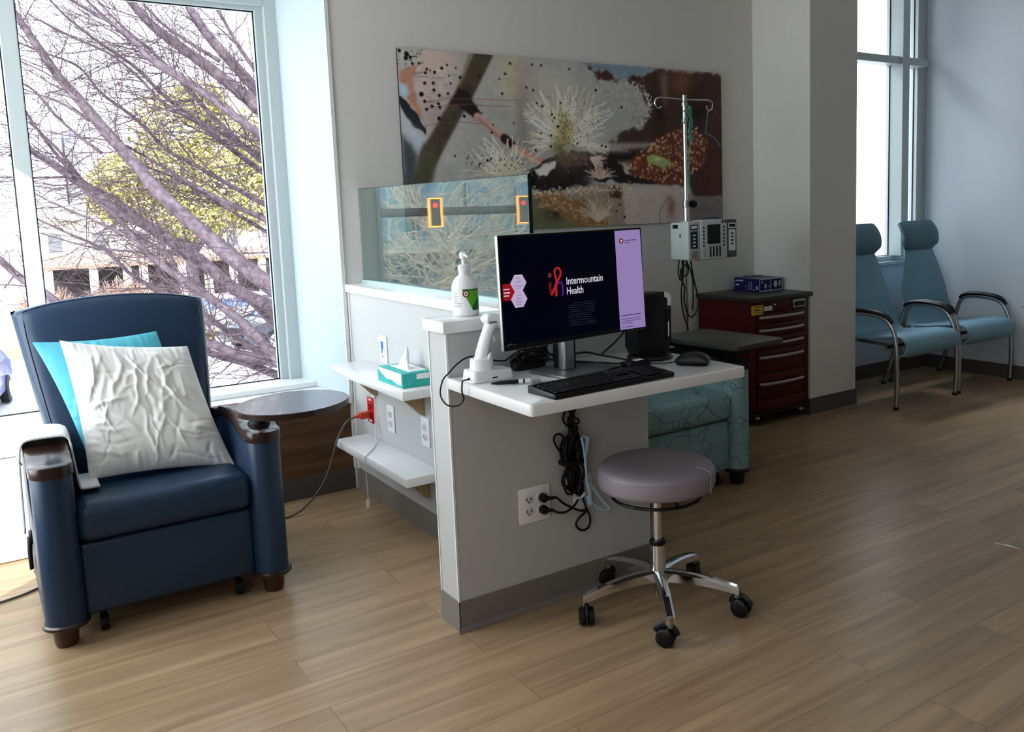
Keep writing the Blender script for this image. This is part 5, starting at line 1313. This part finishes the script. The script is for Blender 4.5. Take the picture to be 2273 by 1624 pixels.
blend(.5+N1*.12, (156, 152, 146)); blend(np.clip(N1*.25, 0, .3), (172, 160, 146))
blob(300, 130, 150, 110, (196, 160, 142), .8); blob(250, 330, 130, 200, (176, 152, 148), .8); blob(320, 480, 110, 90, (150, 134, 134), .6)
poly([(60, 45), (215, 60), (205, 140), (70, 190)], (160, 158, 150), 6, 1, 10)
poly([(75, 200), (212, 150), (158, 240), (185, 380), (262, 580), (205, 500), (135, 380), (80, 290)], (176, 116, 88), 10, .95, 6)
poly([(70, 280), (120, 290), (140, 350), (110, 380), (75, 360)], (150, 176, 200), 14)
poly([(72, 380), (130, 430), (190, 500), (240, 555), (262, 600), (258, 640), (180, 575), (120, 500), (80, 440)], (40, 50, 58), 4, 1, 8)
poly([(85, 480), (180, 580), (250, 645), (200, 760), (130, 700), (95, 600)], (158, 168, 180), 16)
poly([(90, 640), (150, 690), (200, 780), (185, 930), (110, 1290), (98, 900)], (62, 76, 82), 26)
poly([(105, 930), (220, 900), (260, 1290), (115, 1300)], (70, 84, 78), 30)
blob(830, 250, 80, 150, (180, 172, 118), .65); blob(905, 300, 60, 220, (150, 120, 108), .35); blob(900, 560, 46, 180, (112, 108, 106), .65); blob(950, 690, 150, 90, (118, 112, 106), .55)
blob(1130, 300, 190, 130, (168, 164, 156), .7)
poly([(1240, 170), (1640, 250), (1700, 470), (1610, 570), (1450, 640), (1200, 650), (1180, 400)], (150, 150, 145), 40, .8, 10)
poly([(1270, 140), (1760, 180), (1640, 250), (1560, 262), (1420, 215), (1340, 185)], (108, 132, 150), 16)
poly([(1340, 190), (1420, 210), (1560, 265), (1660, 240), (1760, 195), (2160, 215), (2160, 1000), (1960, 1000), (1700, 760), (1450, 690), (1520, 600), (1660, 560), (1712, 450), (1650, 300), (1500, 262), (1380, 250)], (74, 46, 38), 14, 1, 14)
blob(1900, 280, 120, 90, (126, 70, 48), .9); blob(1800, 320, 34, 130, (128, 112, 104), .8); blob(1770, 480, 60, 120, (44, 28, 26), .8); blob(2060, 320, 90, 100, (64, 34, 30), .7); blob(2010, 470, 90, 100, (40, 24, 22), .9); blob(2100, 560, 40, 120, (92, 44, 40), .8)
poly([(1500, 620), (1560, 570), (1640, 560), (1660, 600), (1580, 660), (1500, 660)], (70, 48, 48), 8, .9, 12)
cap((1430, 690), (1780, 676), 50, 34, (150, 136, 134), 18, .9); cap((1420, 760), (1720, 745), 70, 60, (34, 24, 24), 22)
blob(2080, 850, 130, 170, (92, 36, 40), .95)
# pale lit centre, stems
cap((655, 60), (500, 390), 118, 100, (78, 66, 50), 10); cap((520, 330), (270, 780), 100, 112, (74, 62, 50), 12); cap((280, 740), (190, 1080), 112, 120, (82, 76, 56), 18)
cap((560, 80), (470, 330), 30, 24, (104, 92, 68), 14, .6)
poly([(470, 300), (560, 370), (575, 420), (640, 480), (610, 520), (530, 470), (470, 440), (420, 420)], (44, 32, 32), 8, 1, 6)
cap((600, 505), (790, 655), 52, 48, (182, 134, 122), 6); cap((610, 520), (790, 670), 20, 16, (142, 100, 96), 6, .6); cap((780, 645), (845, 700), 56, 52, (56, 32, 30), 6); cap((850, 710), (1040, 800), 46, 40, (188, 124, 96), 6); cap((870, 735), (1030, 812), 12, 12, (226, 170, 140), 4, .6)
line([(800, 650), (798, 680), (805, 705)], 9, (210, 180, 160)); line([(860, 695), (850, 730), (862, 745)], 9, (214, 196, 176))
# dark core
poly([(930, 850), (1080, 770), (1150, 735), (1330, 735), (1500, 790), (1560, 850), (1900, 900), (1900, 935), (1600, 930), (1350, 900), (1300, 960), (1250, 980), (1100, 990), (1000, 985), (935, 950)], (38, 28, 28), 8, 1, 12)
blob(1330, 900, 50, 34, (92, 76, 96), .8); blob(1190, 805, 60, 26, (104, 66, 42), .6); blob(1300, 760, 70, 24, (84, 58, 40), .8)
poly([(985, 850), (1060, 800), (1110, 790), (1105, 830), (1060, 885), (1000, 885)], (198, 188, 184), 8, 1, 8)
# lower field
poly([(935, 1000), (1100, 985), (1300, 950), (1560, 930), (1960, 935), (1965, 1200), (935, 1300)], (142, 122, 100), 12, 1, 12)
poly([(935, 1010), (1010, 1010), (1150, 1120), (1300, 1200), (1000, 1310), (935, 1310)], (108, 104, 70), 20); blob(1110, 1130, 80, 46, (52, 50, 32), .8)
poly([(990, 1000), (1180, 1000), (1440, 1120), (1460, 1230), (1250, 1220), (1050, 1080)], (140, 96, 50), 12, .9, 14)
poly([(1540, 935), (1930, 935), (1935, 1180), (1560, 1220)], (172, 156, 148), 14, 1, 8); blob(1840, 1070, 40, 70, (120, 84, 70), .8); poly([(1450, 950), (1540, 950), (1520, 1020), (1470, 1010)], (86, 52, 36), 8, 1, 8)
poly([(1960, 1000), (2160, 995), (2160, 1150), (1960, 1160)], (108, 102, 104), 12); cap((1970, 1080), (2150, 1075), 10, 10, (86, 80, 84), 8, .6)
poly([(1690, 1000-60), (1950, 900), (1980, 1000), (1900, 960)], (176, 160, 152), 20, .8, 10)
r = random.Random(12)
# bead cluster
poly([(1540, 860), (1650, 720), (1850, 580), (2000, 560), (2060, 640), (2050, 790), (1960, 860), (1920, 940), (1700, 900)], (112, 56, 34), 12, 1, 16)
def in_poly(x, y, P):
    c = False
    for (x1, y1), (x2, y2) in zip(P, P[1:]+P[:1]):
        if (y1 > y) != (y2 > y) and x < (x2-x1)*(y-y1)/(y2-y1)+x1: c = not c
    return c
PB = [(1540, 860), (1650, 720), (1850, 580), (2000, 560), (2060, 640), (2050, 790), (1960, 860), (1920, 940), (1700, 900)]
for _ in range(520):
    x, y = r.uniform(1520, 2080), r.uniform(550, 950)
    if in_poly(x, y, PB): k = r.uniform(.7, 1.15); dot(x, y, r.uniform(5, 11), (204*k, 148*k, 100*k), .85)
poly([(1690, 745), (1760, 735), (1865, 790), (1800, 815), (1700, 795)], (150, 164, 84), 10, 1, 4); blob(1760, 765, 40, 12, (190, 200, 140), .8)
blob(1640, 790, 40, 26, (150, 40, 24), .8); blob(1700, 870, 90, 24, (130, 44, 26), .8)
for _ in range(300):
    x, y = r.uniform(1000, 1460), 0; y = 1010+(x-1000)*.38+r.gauss(0, 34); k = r.uniform(.6, 1.2); dot(x, y, r.uniform(3, 7), (196*k, 148*k, 92*k), .8)
for _ in range(220):
    x = r.uniform(960, 1600); dot(x, 1000-(x-960)*.08+r.gauss(0, 14), r.uniform(3, 8), (190, 172, 156), .8)
for _ in range(260): x, y = r.uniform(1380, 1680), r.uniform(262, 460); dot(x, y, r.uniform(2, 6), (188, 184, 178), .5)
for _ in range(160): a = r.uniform(-1.3, .9); dot(1560+150*cos(a)+r.gauss(0, 10), 430+150*sin(a)+r.gauss(0, 10), r.uniform(3, 7), (196, 192, 186), .6)
for _ in range(140): dot(r.gauss(1280, 90), r.gauss(770, 26), r.uniform(2, 6), (120, 80, 54), .7)
# stamen flowers
def flower(cx, cy, n, a0, a1, r0, r1, col, w=7, seed=1, curl=.25, sq=1.):
    q = random.Random(seed)
    for k in range(n):
        a = R(a0+(a1-a0)*(k+q.random())/n); L = q.uniform(r0, r1); b = a+q.uniform(-curl, curl); kk = q.uniform(.78, 1.08)
        p = [(cx+cos(a)*L*.12, cy-sin(a)*L*.12*sq), (cx+cos(a)*L*.55, cy-sin(a)*L*.55*sq), (cx+cos(b)*L, cy-sin(b)*L*sq)]
        line(p, w*q.uniform(.7, 1.1), tuple(c*kk for c in col), .8)
blob(1190, 590, 230, 200, (176, 172, 160), .65)
flower(1185, 660, 190, -22, 205, 170, 290, (214, 206, 186), 7, 2); flower(1185, 640, 70, 20, 160, 270, 360, (214, 206, 186), 6, 5, .2)
blob(1170, 590, 60, 110, (158, 144, 70), .85); blob(1130, 700, 50, 60, (118, 108, 52), .8)
for _ in range(260): dot(r.gauss(1185, 42), r.gauss(590, 80), r.uniform(2, 5), (178, 164, 84) if r.random() < .6 else (110, 98, 40), .8)
flower(770, 890, 70, 15, 175, 150, 290, (206, 198, 180), 6, 7, .3); blob(790, 850, 80, 50, (176, 168, 116), .6)
for _ in range(160): dot(r.gauss(800, 90), r.gauss(850, 50), r.uniform(3, 6), (196, 188, 150), .7)
flower(1400, 900, 46, 20, 160, 60, 120, (206, 168, 146), 6, 9, .3); flower(1330, 760, 30, -60, 10, 60, 130, (206, 180, 160), 6, 10, .3)
flower(1380, 1180, 60, 40, 140, 90, 190, (192, 170, 146), 6, 11, .3)
for _ in range(26):   # fine horizontal threads
    y = r.uniform(190, 470); x = r.uniform(150, 420); line([(x, y), (x+r.uniform(30, 110), y+r.uniform(-6, 8))], 3, (126, 92, 80) if r.random() < .6 else (200, 180, 170), .6)
for y0, x1 in ((430, 820), (545, 640), (390, 880)): line([(250, y0+20), (450, y0-6), (x1, y0+6)], 3, (128, 84, 66), .7)
# black seeds
DOTS = [(115, 112, 12), (120, 85, 14), (145, 108, 9), (70, 62, 10), (160, 150, 8), (205, 148, 7), (360, 181, 9), (311, 208, 9), (258, 188, 8), (248, 212, 8), (282, 195, 5), (244, 281, 9), (303, 281, 9), (307, 327, 9), (222, 355, 13), (343, 363, 9), (244, 402, 9), (338, 418, 9), (402, 350, 8), (294, 434, 9), (347, 443, 9), (256, 456, 9), (341, 516, 11), (420, 283, 6), (485, 243, 9), (615, 230, 7), (818, 152, 8), (961, 160, 7), (1020, 165, 7), (1202, 191, 7), (785, 220, 7), (747, 254, 5), (764, 350, 8), (924, 310, 7), (969, 328, 7), (1027, 432, 8), (993, 412, 6), (1090, 486, 8), (1105, 508, 7), (1128, 564, 8), (1086, 622, 7), (1082, 693, 8), (984, 719, 8), (694, 607, 7), (1535, 437, 8), (1372, 327, 8), (1433, 691, 8), (1254, 672, 7), (1409, 684, 7), (1147, 409, 6), (1019, 608, 6), (1607, 505, 4), (449, 764, 6), (532, 776, 5), (612, 815, 6), (665, 790, 8), (690, 778, 6), (512, 500, 9), (703, 554, 5), (840, 545, 5), (397, 160, 6), (455, 180, 5), (410, 232, 5), (960, 920, 26), (1550, 1137, 8), (1500, 1100, 6), (1520, 1060, 6)]
for x, y, q in DOTS: dot(x, y, q, (20, 18, 20))
for _ in range(110): dot(r.gauss(1230, 130), r.gauss(580, 90), r.uniform(2, 4.5), (60, 50, 46), .8)
for _ in range(50): dot(r.uniform(520, 900), r.gauss(810, 40), r.uniform(2.5, 4.5), (50, 42, 40), .8)
for _ in range(22): dot(r.uniform(60, 230), r.uniform(50, 155), r.uniform(2, 4), (30, 28, 30), .8)
line([(150, 105), (190, 100)], 3, (40, 30, 30)); line([(1780, 1190), (1770, 1110), (1800, 1040), (1830, 1010), (1868, 1060)], 4, (70, 62, 60), .9)
img += N3[..., None]*2.2+N2[..., None]*2.0
gl = img.mean(-1, keepdims=True); img = gl+(img-gl)*.66
lin = np.clip(img, 0, 255)/255; lin = np.where(lin <= .04045, lin/12.92, ((lin+.055)/1.055)**2.4)*1.85
lin = np.clip(lin, 0, .95)
mw, mh = 1.998, .845
art = thing('mural', 'wide printed photograph of pale spiky blossoms and branches on the back wall', 'wall art', (.572, D, 1.144))
obj('backing_panel', box(B(), 0, mw, -.012, -.001, 0, mh), mat('panel_edge', (40, 36, 36), .5), art, smooth=False)
co = np.empty((NZ, NX, 3), np.float32); co[..., 0] = U*mw; co[..., 1] = -.0125; co[..., 2] = V*mh
me = bpy.data.meshes.new('print')
idx = np.arange(NX*NZ).reshape(NZ, NX)
F = np.stack([idx[:-1, :-1], idx[:-1, 1:], idx[1:, 1:], idx[1:, :-1]], -1).reshape(-1, 4)
me.vertices.add(NX*NZ); me.vertices.foreach_set('co', co.ravel())
me.loops.add(F.size); me.loops.foreach_set('vertex_index', F.ravel().astype(np.int32))
me.polygons.add(len(F)); me.polygons.foreach_set('loop_start', np.arange(0, F.size, 4, dtype=np.int32)); me.polygons.foreach_set('loop_total', np.full(len(F), 4, np.int32))
me.update(calc_edges=True)
ca_ = me.color_attributes.new('ink', 'FLOAT_COLOR', 'POINT')
ca_.data.foreach_set('color', np.concatenate([lin, np.ones((NZ, NX, 1))], -1).astype(np.float32).ravel())
mm = bpy.data.materials.new('printed_ink'); mm.use_nodes = True; nt = mm.node_tree; b = nt.nodes['Principled BSDF']
at = nt.nodes.new('ShaderNodeVertexColor'); at.layer_name = 'ink'; nt.links.new(at.outputs['Color'], b.inputs['Base Color']); b.inputs['Roughness'].default_value = .35; b.inputs['Specular IOR Level'].default_value = .35
me.materials.append(mm); po = bpy.data.objects.new('print', me); COL.objects.link(po); po.parent = art

# ================================================================== LIGHT
w = bpy.data.worlds.new('overcast_sky'); SC.world = w; w.use_nodes = True
nt = w.node_tree; bg = nt.nodes['Background']
tc = nt.nodes.new('ShaderNodeTexCoord'); sx = nt.nodes.new('ShaderNodeSeparateXYZ'); cr = nt.nodes.new('ShaderNodeValToRGB')
nt.links.new(tc.outputs['Generated'], sx.inputs[0]); nt.links.new(sx.outputs['Z'], cr.inputs['Fac']); nt.links.new(cr.outputs['Color'], bg.inputs['Color'])
cr.color_ramp.elements[0].color = (.95, .975, 1, 1); cr.color_ramp.elements[0].position = .0; cr.color_ramp.elements[1].color = (.80, .90, 1, 1); cr.color_ramp.elements[1].position = .6
bg.inputs['Strength'].default_value = 3.0
def light(name, kind, loc, rot, energy, col=(1, 1, 1), size=None, sy=None):
    l = bpy.data.lights.new(name, kind); l.energy = energy; l.color = col
    if kind == 'AREA': l.shape = 'RECTANGLE'; l.size = size; l.size_y = sy
    if kind == 'SUN': l.angle = R(.6)
    o = bpy.data.objects.new(name, l); COL.objects.link(o); o.location = loc; o.rotation_euler = rot; return o
sd = Vector((.62, .58, -.53)); light('sun', 'SUN', (-6, -6, 6), sd.to_track_quat('-Z', 'Y').to_euler(), 7.0, (1, .95, .86))
light('left_window_light', 'AREA', (-1.87, .9, 1.5), (0, R(-90), 0), 23, (.92, .965, 1), 1.9, 1.5)
light('front_left_fill_light', 'AREA', (-1.86, -1.9, 1.5), (0, R(-90), 0), 18, (.95, .98, 1), 1.9, 2.0)  # added fill lamp in front of solid wall, no window behind it
light('recess_fill_light', 'AREA', (4.0, 2.7, 3.7), (R(-42), 0, 0), 120, (.9, .95, 1), 1.4, 1.2)  # added lamp, out of view above the recess window, brightens the recess

# ================================================================== CAMERA
cam = bpy.data.cameras.new('camera'); co_ = bpy.data.objects.new('camera', cam); COL.objects.link(co_); SC.camera = co_
cam.sensor_width = 36; cam.sensor_fit = 'HORIZONTAL'; cam.lens = 1960.225/2273*36
cam.shift_x = -167.950/2273; cam.shift_y = -115.222/2273; cam.clip_start = .05; cam.clip_end = 600
M4 = Matrix([[0.8176439, 0.0962473, -0.5676221], [-0.5748829, 0.0832096, -0.8139937], [-0.0311131, 0.9918733, 0.1233667]]).to_4x4(); M4.translation = Vector((-1.10022, -2.2938, 1.26083)); co_.matrix_world = M4
SC.view_settings.view_transform = 'Standard'; SC.view_settings.look = 'Medium High Contrast'; SC.view_settings.exposure = 0.08
SC.cycles.max_bounces = 5; SC.cycles.diffuse_bounces = 3; SC.cycles.glossy_bounces = 3; SC.cycles.transparent_max_bounces = 10; SC.cycles.use_adaptive_sampling = True; SC.cycles.adaptive_threshold = .07; SC.cycles.use_denoising = True
SC.cycles.sample_clamp_indirect = 6
